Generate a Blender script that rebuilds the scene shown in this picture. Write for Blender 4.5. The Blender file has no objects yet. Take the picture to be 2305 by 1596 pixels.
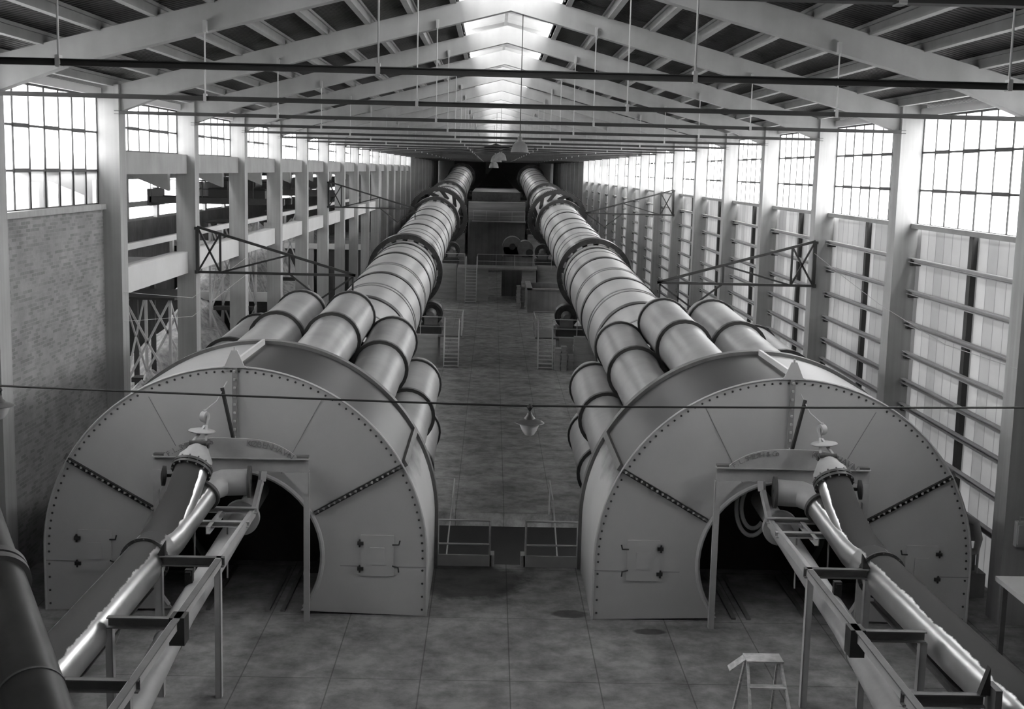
import bpy, bmesh, math, random
from mathutils import Vector, Matrix
random.seed(7)
S = bpy.context.scene
COL = S.collection
V = Vector
PI = math.pi
# ------------------------------------------------------------------ camera
IMG_W, IMG_H, FPX = 2305.0, 1596.0, 2850.0
ROLL, VPX, VPY, CAM_Z = .0245, 1110.0, 382.0, 8.2
def make_camera():
    dx, dy = VPX - IMG_W/2, VPY - IMG_H/2
    c, s = math.cos(ROLL), math.sin(ROLL)
    ux, uy = dx*c + dy*s, -dx*s + dy*c
    pitch = math.atan2(-uy, FPX); yaw = math.atan2(-ux, math.hypot(FPX, uy))
    fw = V((math.sin(yaw)*math.cos(pitch), math.cos(yaw)*math.cos(pitch), -math.sin(pitch)))
    r0 = fw.cross(V((0, 0, 1))).normalized(); u0 = r0.cross(fw)
    r = r0*c + u0*s; u = u0*c - r0*s
    cd = bpy.data.cameras.new('camera'); cam = bpy.data.objects.new('camera', cd); COL.objects.link(cam)
    cd.sensor_fit = 'HORIZONTAL'; cd.sensor_width = 36.0; cd.lens = FPX/IMG_W*36.0
    cd.clip_start = .1; cd.clip_end = 900
    m = Matrix((r, u, -fw)).transposed().to_4x4(); m.translation = (0, 0, CAM_Z)
    cam.matrix_world = m
    S.camera = cam
make_camera()
# ------------------------------------------------------------------ sky and daylight
w = bpy.data.worlds.new('sky'); S.world = w; w.use_nodes = True
wn = w.node_tree.nodes; wl = w.node_tree.links
bg = wn['Background']; bg.inputs[1].default_value = 1.0
tc = wn.new('ShaderNodeTexCoord'); sp = wn.new('ShaderNodeSeparateXYZ'); mr = wn.new('ShaderNodeMapRange'); cb = wn.new('ShaderNodeCombineColor')
mr.inputs['From Min'].default_value = -.08; mr.inputs['From Max'].default_value = .12
mr.inputs['To Min'].default_value = .12; mr.inputs['To Max'].default_value = 1.0
wl.new(tc.outputs['Generated'], sp.inputs[0]); wl.new(sp.outputs['Z'], mr.inputs['Value'])
for k in range(3): wl.new(mr.outputs[0], cb.inputs[k])
wl.new(cb.outputs[0], bg.inputs[0])          # overcast white sky over a duller ground
S.view_settings.view_transform = 'Standard'; S.view_settings.look = 'None'
S.view_settings.gamma = 1.0; S.view_settings.use_curve_mapping = False
S.view_settings.exposure = 4.85
# ------------------------------------------------------------------ materials
MATS = {}
def mat(name, c, rough=.8, metal=0., var=.15, scale=1.0, stretch=(1, 1, 1), bump=0., bscale=30., spec=None, streak=0., sscale=6.):
    if name in MATS: return MATS[name]
    m = bpy.data.materials.new(name); m.use_nodes = True; n = m.node_tree.nodes; l = m.node_tree.links
    b = n['Principled BSDF']; b.inputs['Roughness'].default_value = rough; b.inputs['Metallic'].default_value = metal
    if spec is not None: b.inputs['Specular IOR Level'].default_value = spec
    t = n.new('ShaderNodeTexCoord'); mp = n.new('ShaderNodeMapping'); mp.inputs['Scale'].default_value = [scale*k for k in stretch]
    l.new(t.outputs['Object'], mp.inputs[0])
    no = n.new('ShaderNodeTexNoise'); no.inputs['Scale'].default_value = 1.0; no.inputs['Detail'].default_value = 6; no.inputs['Roughness'].default_value = .6
    l.new(mp.outputs[0], no.inputs['Vector'])
    r = n.new('ShaderNodeMapRange'); r.inputs['From Min'].default_value = .3; r.inputs['From Max'].default_value = .7
    r.inputs['To Min'].default_value = c*(1-var); r.inputs['To Max'].default_value = c*(1+var)
    l.new(no.outputs[0], r.inputs['Value']); out = r.outputs[0]
    if streak > 0:
        mp2 = n.new('ShaderNodeMapping'); mp2.inputs['Scale'].default_value = (sscale, sscale, .15*sscale/6)
        l.new(t.outputs['Object'], mp2.inputs[0]); n2 = n.new('ShaderNodeTexNoise'); n2.inputs['Scale'].default_value = 1; n2.inputs['Detail'].default_value = 3
        l.new(mp2.outputs[0], n2.inputs['Vector'])
        r2 = n.new('ShaderNodeMapRange'); r2.inputs['From Min'].default_value = .3; r2.inputs['From Max'].default_value = .7
        r2.inputs['To Min'].default_value = 1-streak; r2.inputs['To Max'].default_value = 1+streak
        l.new(n2.outputs[0], r2.inputs['Value']); mu = n.new('ShaderNodeMath'); mu.operation = 'MULTIPLY'
        l.new(out, mu.inputs[0]); l.new(r2.outputs[0], mu.inputs[1]); out = mu.outputs[0]
    cc = n.new('ShaderNodeCombineColor')
    for k in range(3): l.new(out, cc.inputs[k])
    l.new(cc.outputs[0], b.inputs['Base Color'])
    if bump > 0:
        nb = n.new('ShaderNodeTexNoise'); nb.inputs['Scale'].default_value = bscale; nb.inputs['Detail'].default_value = 4
        l.new(t.outputs['Object'], nb.inputs['Vector']); bp = n.new('ShaderNodeBump'); bp.inputs['Strength'].default_value = bump; bp.inputs['Distance'].default_value = .02
        l.new(nb.outputs[0], bp.inputs['Height']); l.new(bp.outputs[0], b.inputs['Normal'])
    m['base'] = c; MATS[name] = m
    return m
def gray_math(n, l, op, a, bval):
    x = n.new('ShaderNodeMath'); x.operation = op
    l.new(a, x.inputs[0])
    if isinstance(bval, float): x.inputs[1].default_value = bval
    else: l.new(bval, x.inputs[1])
    return x.outputs[0]
def out_of(m):
    """socket that feeds Base Color"""
    b = m.node_tree.nodes['Principled BSDF']; return b, b.inputs['Base Color'].links[0].from_socket
def mulcolor(m, fac):
    b, s = out_of(m); n = m.node_tree.nodes; l = m.node_tree.links
    mx = n.new('ShaderNodeMix'); mx.data_type = 'RGBA'; mx.blend_type = 'MULTIPLY'; mx.inputs[0].default_value = 1
    l.new(s, mx.inputs[6]); l.new(fac, mx.inputs[7]); l.new(mx.outputs[2], b.inputs['Base Color'])

concrete = mat('concrete', .27, .85, var=.12, scale=.7, streak=.10, sscale=9)
concrete_beam = mat('concrete_beam', .265, .85, var=.14, scale=.9, streak=.06, sscale=3)
white_wash = mat('whitewashed_concrete', .46, .85, var=.08, scale=.6)
dark_conc = mat('dark_concrete', .16, .9, var=.25, scale=.6, streak=.15, sscale=4)
pier_conc = mat('pier_concrete', .24, .9, var=.22, scale=.7, stretch=(1, 1, 5))
purlin_m = mat('purlin_concrete', .22, .85, var=.12, scale=1.5)
steel_grey = mat('painted_grey_steel', .30, .5, var=.1, scale=2)
frame_m = mat('light_painted_steel', .36, .55, var=.1, scale=3)
dark_steel = mat('dark_steel', .018, .55, var=.3, scale=4)
channel_m = mat('channel_steel', .10, .55, var=.25, scale=3)
black_m = mat('black_iron_and_dark', .012, .6, var=.3, scale=4)
tyre_m = mat('tyre_steel', .05, .38, metal=.6, var=.4, scale=3)
band_m = mat('kiln_band_dark', .02, .5, var=.2, scale=3)
seam_m = mat('kiln_seam', .20, .5, var=.2, scale=3)
kiln_m = mat('kiln_shell', .31, .45, var=.10, scale=.5, stretch=(1, .8, 1), metal=.0)
cooler_m = mat('cooler_steel', .22, .45, var=.2, scale=.8)
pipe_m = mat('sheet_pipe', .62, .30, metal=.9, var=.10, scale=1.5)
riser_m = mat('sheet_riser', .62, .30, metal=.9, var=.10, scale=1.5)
pipe_grey = mat('grey_pipe', .34, .55, var=.12, scale=2)
def dull_top(m, lo, hi, c):
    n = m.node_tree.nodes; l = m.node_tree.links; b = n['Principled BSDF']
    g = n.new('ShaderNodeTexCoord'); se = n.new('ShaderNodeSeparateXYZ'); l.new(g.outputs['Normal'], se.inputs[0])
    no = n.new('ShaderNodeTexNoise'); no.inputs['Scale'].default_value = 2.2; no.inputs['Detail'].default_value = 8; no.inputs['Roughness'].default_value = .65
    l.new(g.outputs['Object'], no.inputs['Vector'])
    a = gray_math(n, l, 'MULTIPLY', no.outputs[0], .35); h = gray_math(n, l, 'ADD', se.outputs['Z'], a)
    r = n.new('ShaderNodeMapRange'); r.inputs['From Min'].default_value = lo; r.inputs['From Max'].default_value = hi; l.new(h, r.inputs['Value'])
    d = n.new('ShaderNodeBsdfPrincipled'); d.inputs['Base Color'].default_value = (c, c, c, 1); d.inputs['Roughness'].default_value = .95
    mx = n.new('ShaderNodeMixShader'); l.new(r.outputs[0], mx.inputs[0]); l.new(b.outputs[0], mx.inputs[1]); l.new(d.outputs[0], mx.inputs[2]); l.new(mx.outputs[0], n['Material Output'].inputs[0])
dull_top(pipe_m, .93, .97, .05); dull_top(riser_m, .58, .62, .05)  # dust on the pipe; riser dull and dark where it faces up
flange_m = mat('flange_iron', .05, .5, var=.3, scale=5)
wood_m = mat('worn_wood', .42, .8, var=.3, scale=6, stretch=(1, 1, 4))
glass_lamp = mat('lamp_glass', .55, .25, var=.03)
rope_m = mat('rope', .35, .9)
heap_m = mat('pale_heap', .38, .95, var=.5, scale=3, bump=.8, bscale=4)
rock_m = mat('clinker', .5, .95, var=.7, scale=4, bump=1, bscale=6)
end_m = mat('end_wall_sheet', .18, .8, var=.3, scale=.5)
monitor_m = mat('monitor_boards', .45, .8, var=.1, scale=1)
# hood plate with dust on the top
hood_m = mat('hood_plate', .40, .42, var=.09, scale=.45)
def hood_dust_tone(sg):
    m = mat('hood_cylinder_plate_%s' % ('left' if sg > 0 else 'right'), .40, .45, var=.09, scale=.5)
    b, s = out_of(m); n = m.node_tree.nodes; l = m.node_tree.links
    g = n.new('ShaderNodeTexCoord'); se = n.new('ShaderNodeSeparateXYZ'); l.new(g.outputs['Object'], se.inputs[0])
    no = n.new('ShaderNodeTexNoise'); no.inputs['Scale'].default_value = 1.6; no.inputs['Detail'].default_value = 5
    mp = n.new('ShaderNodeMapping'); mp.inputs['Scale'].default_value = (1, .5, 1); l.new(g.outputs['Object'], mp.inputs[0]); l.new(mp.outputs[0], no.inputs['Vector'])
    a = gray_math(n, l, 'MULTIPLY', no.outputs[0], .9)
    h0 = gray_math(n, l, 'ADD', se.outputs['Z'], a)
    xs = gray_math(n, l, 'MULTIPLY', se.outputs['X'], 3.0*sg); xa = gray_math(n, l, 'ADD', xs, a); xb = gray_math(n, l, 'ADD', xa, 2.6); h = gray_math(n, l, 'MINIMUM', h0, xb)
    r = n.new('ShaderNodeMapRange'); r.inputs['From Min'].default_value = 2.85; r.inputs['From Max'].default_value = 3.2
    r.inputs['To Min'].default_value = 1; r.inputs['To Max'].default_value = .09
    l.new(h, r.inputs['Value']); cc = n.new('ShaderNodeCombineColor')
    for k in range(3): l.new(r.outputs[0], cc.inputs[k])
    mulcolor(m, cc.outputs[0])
    r3 = n.new('ShaderNodeMapRange'); r3.inputs['From Min'].default_value = 3.2; r3.inputs['From Max'].default_value = 4.6; r3.inputs['To Min'].default_value = 1; r3.inputs['To Max'].default_value = .55  # besides the dust, plate darkens smoothly towards the crown on both sides
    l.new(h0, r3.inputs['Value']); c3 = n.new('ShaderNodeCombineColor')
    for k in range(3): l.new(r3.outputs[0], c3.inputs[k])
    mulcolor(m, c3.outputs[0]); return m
hood_cyl = {False: hood_dust_tone(1.0), True: hood_dust_tone(-1.0)}
def wave_mat(name, c, axis, pitch, depth, seamdark=None, **kw):
    m = mat(name, c, **kw); n = m.node_tree.nodes; l = m.node_tree.links; b = n['Principled BSDF']
    t = n.new('ShaderNodeTexCoord'); se = n.new('ShaderNodeSeparateXYZ'); l.new(t.outputs['Object'], se.inputs[0])
    ph = gray_math(n, l, 'MULTIPLY', se.outputs[axis], 2*PI/pitch); si = gray_math(n, l, 'SINE', ph, 0.0)
    bp = n.new('ShaderNodeBump'); bp.inputs['Strength'].default_value = 1; bp.inputs['Distance'].default_value = depth
    l.new(si, bp.inputs['Height']); l.new(bp.outputs[0], b.inputs['Normal'])
    return m
roof_m = wave_mat('corrugated_roof', .04, 'Y', .18, .03, rough=.9, var=.25, scale=.8)
far_m = wave_mat('far_wall_sheet', .30, 'Y', 3.0, .35, rough=.8, var=.2, scale=.3)
# brick
def brick():
    m = mat('brick', .20, .9, var=.2, scale=1.2, bump=.3, bscale=20)
    n = m.node_tree.nodes; l = m.node_tree.links
    t = n.new('ShaderNodeTexCoord'); se = n.new('ShaderNodeSeparateXYZ'); l.new(t.outputs['Object'], se.inputs[0])
    cx = n.new('ShaderNodeCombineXYZ'); l.new(se.outputs['Y'], cx.inputs[0]); l.new(se.outputs['Z'], cx.inputs[1])
    br = n.new('ShaderNodeTexBrick'); br.inputs['Scale'].default_value = 1; br.inputs['Brick Width'].default_value = .25; br.inputs['Row Height'].default_value = .075
    br.inputs['Mortar Size'].default_value = .008; br.inputs['Color1'].default_value = (1, 1, 1, 1); br.inputs['Color2'].default_value = (.55, .55, .55, 1); br.inputs['Mortar'].default_value = (1.0, 1.0, 1.0, 1); br.inputs['Bias'].default_value = -.2
    l.new(cx.outputs[0], br.inputs['Vector']); mulcolor(m, br.outputs[0]); return m
brick_m = brick()
# floor
def floor_mat(name, c, joints, x0, y0, sx, sy):
    m = mat(name, c, .75, var=.22, scale=.55, bump=.1, bscale=12)
    n = m.node_tree.nodes; l = m.node_tree.links
    t = n.new('ShaderNodeTexCoord')
    n2 = n.new('ShaderNodeTexNoise'); n2.inputs['Scale'].default_value = 1.7; n2.inputs['Detail'].default_value = 9; n2.inputs['Roughness'].default_value = .7
    l.new(t.outputs['Object'], n2.inputs['Vector'])
    r = n.new('ShaderNodeMapRange'); r.inputs['From Min'].default_value = .35; r.inputs['From Max'].default_value = .62; r.inputs['To Min'].default_value = .5; r.inputs['To Max'].default_value = 1.25
    l.new(n2.outputs[0], r.inputs['Value']); cc = n.new('ShaderNodeCombineColor')
    for k in range(3): l.new(r.outputs[0], cc.inputs[k])
    mulcolor(m, cc.outputs[0])
    if name == 'platform_floor':                # oily stains, with hood shadow painted into the large one
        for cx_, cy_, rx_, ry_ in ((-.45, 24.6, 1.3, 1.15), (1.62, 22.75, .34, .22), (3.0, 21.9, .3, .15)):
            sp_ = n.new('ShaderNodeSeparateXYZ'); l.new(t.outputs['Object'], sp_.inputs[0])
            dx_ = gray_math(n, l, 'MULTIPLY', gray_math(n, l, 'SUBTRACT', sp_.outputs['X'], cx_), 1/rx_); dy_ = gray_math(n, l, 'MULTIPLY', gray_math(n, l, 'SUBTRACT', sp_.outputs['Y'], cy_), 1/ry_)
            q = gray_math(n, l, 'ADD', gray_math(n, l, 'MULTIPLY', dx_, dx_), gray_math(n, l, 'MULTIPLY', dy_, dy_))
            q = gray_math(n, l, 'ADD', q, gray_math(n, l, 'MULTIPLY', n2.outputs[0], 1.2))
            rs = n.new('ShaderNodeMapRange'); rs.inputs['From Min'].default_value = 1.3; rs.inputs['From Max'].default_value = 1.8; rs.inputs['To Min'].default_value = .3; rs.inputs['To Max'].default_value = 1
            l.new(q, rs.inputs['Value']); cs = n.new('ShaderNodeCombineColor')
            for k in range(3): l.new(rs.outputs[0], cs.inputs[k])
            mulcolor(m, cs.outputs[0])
    mp = n.new('ShaderNodeMapping'); mp.inputs['Location'].default_value = (-x0, -y0, 0); l.new(t.outputs['Object'], mp.inputs[0])
    br = n.new('ShaderNodeTexBrick'); br.offset = 0; br.inputs['Scale'].default_value = 1; br.inputs['Brick Width'].default_value = sx; br.inputs['Row Height'].default_value = sy
    br.inputs['Mortar Size'].default_value = .012; br.inputs['Mortar Smooth'].default_value = .3
    br.inputs['Color1'].default_value = (1, 1, 1, 1); br.inputs['Color2'].default_value = (.93, .93, .93, 1); br.inputs['Mortar'].default_value = (.45, .45, .45, 1)
    l.new(mp.outputs[0], br.inputs['Vector']); mulcolor(m, br.outputs[0]); return m
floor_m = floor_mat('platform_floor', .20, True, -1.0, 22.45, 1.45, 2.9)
floor2_m = floor_mat('lower_floor', .24, True, -.9, 37.0, 1.45, 4.0)
# glazing and pale sheets
def glass(name='window_glass', frost=.5):
    m = bpy.data.materials.new(name); m.use_nodes = True; n = m.node_tree.nodes; l = m.node_tree.links
    n.remove(n['Principled BSDF']); o = n['Material Output']
    tr = n.new('ShaderNodeBsdfTransparent'); tr.inputs[0].default_value = (.93, .93, .93, 1)
    gl = n.new('ShaderNodeBsdfGlossy'); gl.inputs['Roughness'].default_value = .05; gl.inputs[0].default_value = (.8, .8, .8, 1)
    tl = n.new('ShaderNodeBsdfTranslucent'); tl.inputs[0].default_value = (.85, .85, .85, 1)
    a = n.new('ShaderNodeMixShader'); a.inputs[0].default_value = .06; b = n.new('ShaderNodeMixShader'); b.inputs[0].default_value = frost
    l.new(tr.outputs[0], b.inputs[1]); l.new(tl.outputs[0], b.inputs[2]); l.new(b.outputs[0], a.inputs[1]); l.new(gl.outputs[0], a.inputs[2]); l.new(a.outputs[0], o.inputs[0])
    return m
glass_m = glass(); clear_m = glass('monitor_glass', .1)
def sheet():
    m = mat('translucent_sheet', .50, .7, var=.06, scale=.8); n = m.node_tree.nodes; l = m.node_tree.links; b = n['Principled BSDF']; o = n['Material Output']
    t = n.new('ShaderNodeTexCoord'); se = n.new('ShaderNodeSeparateXYZ'); l.new(t.outputs['Object'], se.inputs[0])
    cx = n.new('ShaderNodeCombineXYZ'); l.new(se.outputs['Y'], cx.inputs[0]); l.new(se.outputs['Z'], cx.inputs[1])
    br = n.new('ShaderNodeTexBrick'); br.inputs['Scale'].default_value = 1; br.inputs['Brick Width'].default_value = .52; br.inputs['Row Height'].default_value = 30; br.offset = 0
    br.inputs['Mortar Size'].default_value = .018; br.inputs['Mortar Smooth'].default_value = .2; br.inputs['Color1'].default_value = (1, 1, 1, 1); br.inputs['Color2'].default_value = (.72, .72, .72, 1); br.inputs['Mortar'].default_value = (.5, .5, .5, 1)
    l.new(cx.outputs[0], br.inputs['Vector']); mulcolor(m, br.outputs[0])
    tl = n.new('ShaderNodeBsdfTranslucent'); l.new(b.inputs['Base Color'].links[0].from_socket, tl.inputs[0])
    mx = n.new('ShaderNodeMixShader'); mx.inputs[0].default_value = .25; l.new(b.outputs[0], mx.inputs[1]); l.new(tl.outputs[0], mx.inputs[2]); l.new(mx.outputs[0], o.inputs[0])
    return m
sheet_m = sheet()
def monroof():
    m = mat('monitor_roof_sheet', .5, .7, var=.1, scale=1); n = m.node_tree.nodes; l = m.node_tree.links
    tl = n.new('ShaderNodeBsdfTranslucent'); tl.inputs[0].default_value = (.5, .5, .5, 1); mx = n.new('ShaderNodeMixShader'); mx.inputs[0].default_value = .025
    l.new(n['Principled BSDF'].outputs[0], mx.inputs[1]); l.new(tl.outputs[0], mx.inputs[2]); l.new(mx.outputs[0], n['Material Output'].inputs[0]); return m
monroof_m = monroof()
# ------------------------------------------------------------------ mesh builder
MIRX = .95                                                   # the two lines of plant are mirror images about x = .475
class MB:
    def __init__(s): s.v = []; s.f = []
    def add(s, vs, fs):
        o = len(s.v); s.v += [V(x) for x in vs]; s.f += [[o+i for i in f] for f in fs]; return s
    def box(s, x0, x1, y0, y1, z0, z1):
        if x0 > x1: x0, x1 = x1, x0
        if y0 > y1: y0, y1 = y1, y0
        if z0 > z1: z0, z1 = z1, z0
        return s.add([(x0,y0,z0),(x1,y0,z0),(x1,y1,z0),(x0,y1,z0),(x0,y0,z1),(x1,y0,z1),(x1,y1,z1),(x0,y1,z1)],
                     [(3,2,1,0),(4,5,6,7),(0,1,5,4),(1,2,6,5),(2,3,7,6),(3,0,4,7)])
    def bar(s, p, q, w, h, up=(0,0,1)):
        p = V(p); q = V(q); d = (q-p).normalized(); up = V(up)
        if abs(d.dot(up)) > .99: up = V((0,1,0))
        a = d.cross(up).normalized(); b = a.cross(d)
        vs = []
        for c in (p, q):
            for i, j in ((-1,-1),(1,-1),(1,1),(-1,1)): vs.append(c + a*(i*w/2) + b*(j*h/2))
        return s.add(vs, [(0,1,2,3),(7,6,5,4),(0,4,5,1),(1,5,6,2),(2,6,7,3),(3,7,4,0)])
    def channel(s, p, q, w, h, t=.015, up=(0,0,1), flip=1):
        """rolled channel: web h high and two flanges w wide"""
        p = V(p); q = V(q); d = (q-p).normalized(); up = V(up)
        if abs(d.dot(up)) > .99: up = V((0,1,0))
        a = d.cross(up).normalized()*flip; b = up - d*up.dot(d); b.normalize()
        s.bar(p, q, t, h, up=up)
        for k in (1, -1): s.bar(p + b*(k*(h/2-t/2)) + a*(w/2), q + b*(k*(h/2-t/2)) + a*(w/2), w, t, up=up)
        return s
    def tube(s, pts, r, seg=16, caps=True):
        pts = [V(p) for p in pts]; n = len(pts); rs = r if isinstance(r, (list, tuple)) else [r]*n
        d0 = (pts[1]-pts[0]).normalized(); ref = V((0,0,1)) if abs(d0.z) < .9 else V((1,0,0))
        a = d0.cross(ref).normalized(); vs = []; fs = []
        for i, p in enumerate(pts):
            if i == 0: d = d0
            elif i == n-1: d = (pts[-1]-pts[-2]).normalized()
            else:
                e = (pts[i]-pts[i-1]); g = (pts[i+1]-pts[i]); d = e.normalized()+g.normalized()
                d = d.normalized() if d.length > 1e-6 else e.normalized()
            a = (a - d*a.dot(d)).normalized(); b = d.cross(a)
            for k in range(seg):
                t = 2*PI*k/seg; vs.append(p + (a*math.cos(t) + b*math.sin(t))*rs[i])
        for i in range(n-1):
            for k in range(seg):
                k2 = (k+1) % seg; fs.append((i*seg+k, i*seg+k2, (i+1)*seg+k2, (i+1)*seg+k))
        if caps:
            fs.append(tuple(reversed(range(seg)))); fs.append(tuple(range((n-1)*seg, n*seg)))
        return s.add(vs, fs)
    def ring(s, c, axis, ro, ri, length, seg=64, a0=0., a1=2*PI, ref=(0,0,1)):
        """annular solid centred at c"""
        c = V(c); d = V(axis).normalized(); ref = V(ref)
        a = (ref - d*ref.dot(d)).normalized(); b = d.cross(a); full = abs(a1-a0-2*PI) < 1e-6
        n = seg if full else seg+1; vs = []
        for k in range(n):
            t = a0 + (a1-a0)*k/seg; u = a*math.cos(t) + b*math.sin(t)
            for rr, h in ((ro,-1),(ro,1),(ri,1),(ri,-1)): vs.append(c + u*rr + d*(h*length/2))
        fs = []
        for k in range(seg):
            k2 = (k+1) % n
            for j in range(4):
                j2 = (j+1) % 4; fs.append((k*4+j, k2*4+j, k2*4+j2, k*4+j2))
        if not full: fs += [(0,1,2,3), tuple(reversed([(n-1)*4+j for j in range(4)]))]
        return s.add(vs, fs)
    def prism(s, poly, y0, y1):
        """polygon in x,z extruded along y"""
        n = len(poly); vs = [(x, y0, z) for x, z in poly] + [(x, y1, z) for x, z in poly]
        fs = [tuple(range(n)), tuple(reversed(range(n, 2*n)))] + [(i, n+i, n+(i+1) % n, (i+1) % n) for i in range(n)]
        return s.add(vs, fs)
    def lathe(s, c, prof, seg=24, axis=(0,0,1)):
        """profile of (radius, height) about an axis through c"""
        c = V(c); d = V(axis).normalized(); ref = V((1,0,0)) if abs(d.x) < .9 else V((0,1,0)); a = (ref-d*ref.dot(d)).normalized(); b = d.cross(a); vs = []; fs = []
        for r, h in prof:
            for k in range(seg):
                t = 2*PI*k/seg; vs.append(c + (a*math.cos(t)+b*math.sin(t))*max(r, 1e-4) + d*h)
        for i in range(len(prof)-1):
            for k in range(seg):
                k2 = (k+1) % seg; fs.append((i*seg+k, i*seg+k2, (i+1)*seg+k2, (i+1)*seg+k))
        return s.add(vs, fs)
    def build(s, name, m, parent=None, mir=False, smooth=30, origin=None, extra=None, mat2=None):
        if parent is not None: org = V(parent['_o'])
        elif origin is not None: org = V(origin)
        else: org = V((0,0,0))
        nf1 = len(s.f)
        if extra is not None: s.add(extra.v, extra.f)
        vs = [V((MIRX-v.x, v.y, v.z)) if mir else v for v in s.v]
        me = bpy.data.meshes.new(name); me.from_pydata([tuple(v-org) for v in vs], [], s.f)
        bm = bmesh.new(); bm.from_mesh(me); bmesh.ops.recalc_face_normals(bm, faces=bm.faces); bm.to_mesh(me); bm.free()
        me.materials.append(m)
        if extra is not None:
            me.materials.append(mat2)
            for i_ in range(nf1, len(me.polygons)): me.polygons[i_].material_index = 1
        if smooth:
            me.shade_smooth(); me.set_sharp_from_angle(angle=math.radians(smooth))
        o = bpy.data.objects.new(name, me); COL.objects.link(o)
        if parent is not None and parent.type == 'EMPTY': o.parent = parent
        elif parent is not None: o.parent = parent
        if parent is None: o.location = org
        o['_o'] = tuple(org)
        return o
def tag(o, label, cat, group=None, kind=None):
    if label: o['label'] = label
    if cat: o['category'] = cat
    if group: o['group'] = group
    if kind: o['kind'] = kind
    return o
def thing(name, loc, label, cat, group=None, mir=False):
    o = bpy.data.objects.new(name, None); COL.objects.link(o); o.empty_display_size = .3
    l = V(loc)
    if mir: l = V((MIRX-l.x, l.y, l.z))
    o.location = l; o['_o'] = tuple(l); return tag(o, label, cat, group)
def struct(name, mb, m, parent=None, **k):
    o = mb.build(name, m, parent, **k)
    if parent is None: o['kind'] = 'structure'
    return o
def sthing(name, loc):
    o = bpy.data.objects.new(name, None); COL.objects.link(o); o.location = loc; o['_o'] = tuple(loc); o['kind'] = 'structure'; return o
ORD = ['first','second','third','fourth','fifth','sixth','seventh','eighth','ninth','tenth','eleventh','twelfth','thirteenth','fourteenth','fifteenth','sixteenth','seventeenth','eighteenth','nineteenth','twentieth','twenty-first','twenty-second','twenty-third','twenty-fourth','twenty-fifth','twenty-sixth','twenty-seventh']
# ------------------------------------------------------------------ the hall
BAY = 7.55
def YN(n): return 30.4 + BAY*n
XL, XR = -8.75, 9.60             # inner faces of the columns
WLX, WRX = -9.28, 10.13          # wall planes
RX = .33                         # ridge
N0, N1 = -5, 23
YB, YE = YN(N0)-1, YN(N1)+.5
ZL = -2.0
NW = 14                          # windows stop here
# floors
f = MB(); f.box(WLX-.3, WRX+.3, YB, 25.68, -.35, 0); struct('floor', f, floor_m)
f = MB(); f.box(-26, WRX+.3, 36.9, YE, -2.4, ZL); f.box(-26, WLX-.3, YB, 36.9, -2.4, ZL); struct('floor_lower', f, floor2_m)
f = MB(); f.box(WLX-.3, WRX+.3, 25.0, 37.6, -5.4, -5.1); f.box(WLX-.3, WRX+.3, 36.9, 37.3, -5.1, -2.4); f.box(WLX-.3, WRX+.3, 25.2, 25.6, -5.1, -.35); struct('floor_pit', f, mat('pit_black', .02, .95))
# columns
for side, x0, x1 in (('left', XL, XL-.56), ('right', XR, XR+.56)):
    for n in range(N0, N1+1):
        z0 = ZL if (n >= 1) else (0 if n < 0 else -5.1)
        m = MB(); y = YN(n); xi = x0; s_ = 1 if side == 'left' else -1
        m.box(xi, x1, y-.27, y+.27, z0, 9.95)
        struct('column', m, concrete)
# rafters with haunches
def ztop(x): return 12.36 - .264*abs(x-RX)
for n in range(N0, N1+1):
    y = YN(n); m = MB()
    L, R_ = XL-.5, XR+.5; d = .47
    m.prism([(L, ztop(L)), (RX, ztop(RX)), (R_, ztop(R_)), (R_, ztop(R_)-d), (XR+.02, ztop(XR)-d-.16), (XR-1.3, ztop(XR-1.3)-d), (RX, ztop(RX)-d-.02), (XL+1.3, ztop(XL+1.3)-d), (XL-.02, ztop(XL)-d-.16), (L, ztop(L)-d)], y-.15, y+.15)
    struct('roof_beam', m, concrete_beam)
# purlins
for sgn in (-1, 1):
    k = 1
    while True:
        x = RX + sgn*(.35 + .99*k); k += 1
        if x < XL-.2 or x > XR+.2: break
        m = MB(); z = ztop(x) + .10; m.box(x-.07, x+.07, YB, YE, z-.11, z+.11)
        m.box(x-.11, x+.11, YB, YE, z+.05, z+.11)
        struct('purlin', m, purlin_m)
# roof sheets, with the glazed ridge monitor let in
MX0, MX1 = RX-1.32, RX+1.32
MY0, MY1 = 2.0, YN(20)
def slab(m, xa, xb, y0, y1, up=.22, t=.06):
    za, zb = ztop(xa)+up, ztop(xb)+up
    m.add([(xa,y0,za),(xb,y0,zb),(xb,y1,zb),(xa,y1,za),(xa,y0,za+t),(xb,y0,zb+t),(xb,y1,zb+t),(xa,y1,za+t)],
          [(3,2,1,0),(4,5,6,7),(0,1,5,4),(1,2,6,5),(2,3,7,6),(3,0,4,7)])
m = MB(); slab(m, XL-1.0, MX0, YB, YE); slab(m, MX1, XR+1.0, YB, YE)
for a, b in ((YB, MY0), (MY1, YE)): slab(m, MX0, RX, a, b); slab(m, RX, MX1, a, b)
struct('ceiling', m, roof_m)
m = MB()
for n in range(-3, 41):                                    # boards and rafters of the monitor
    y = YN(n/2.0)
    if y < MY1:
        m.bar((MX0, y, 12.96), (RX, y, 13.26), .08, .12); m.bar((RX, y, 13.26), (MX1, y, 12.96), .08, .12)
        m.bar((MX0+.02, y, ztop(MX0)+.1), (MX0+.02, y, 13.02), .09, .09); m.bar((MX1-.02, y, ztop(MX1)+.1), (MX1-.02, y, 13.02), .09, .09)
m.box(RX-.05, RX+.05, MY0, MY1, 13.14, 13.3)
m.box(MX0-.05, MX0+.05, MY0, MY1, ztop(MX0), ztop(MX0)+.3); m.box(MX1-.05, MX1+.05, MY0, MY1, ztop(MX1), ztop(MX1)+.3)
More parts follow.
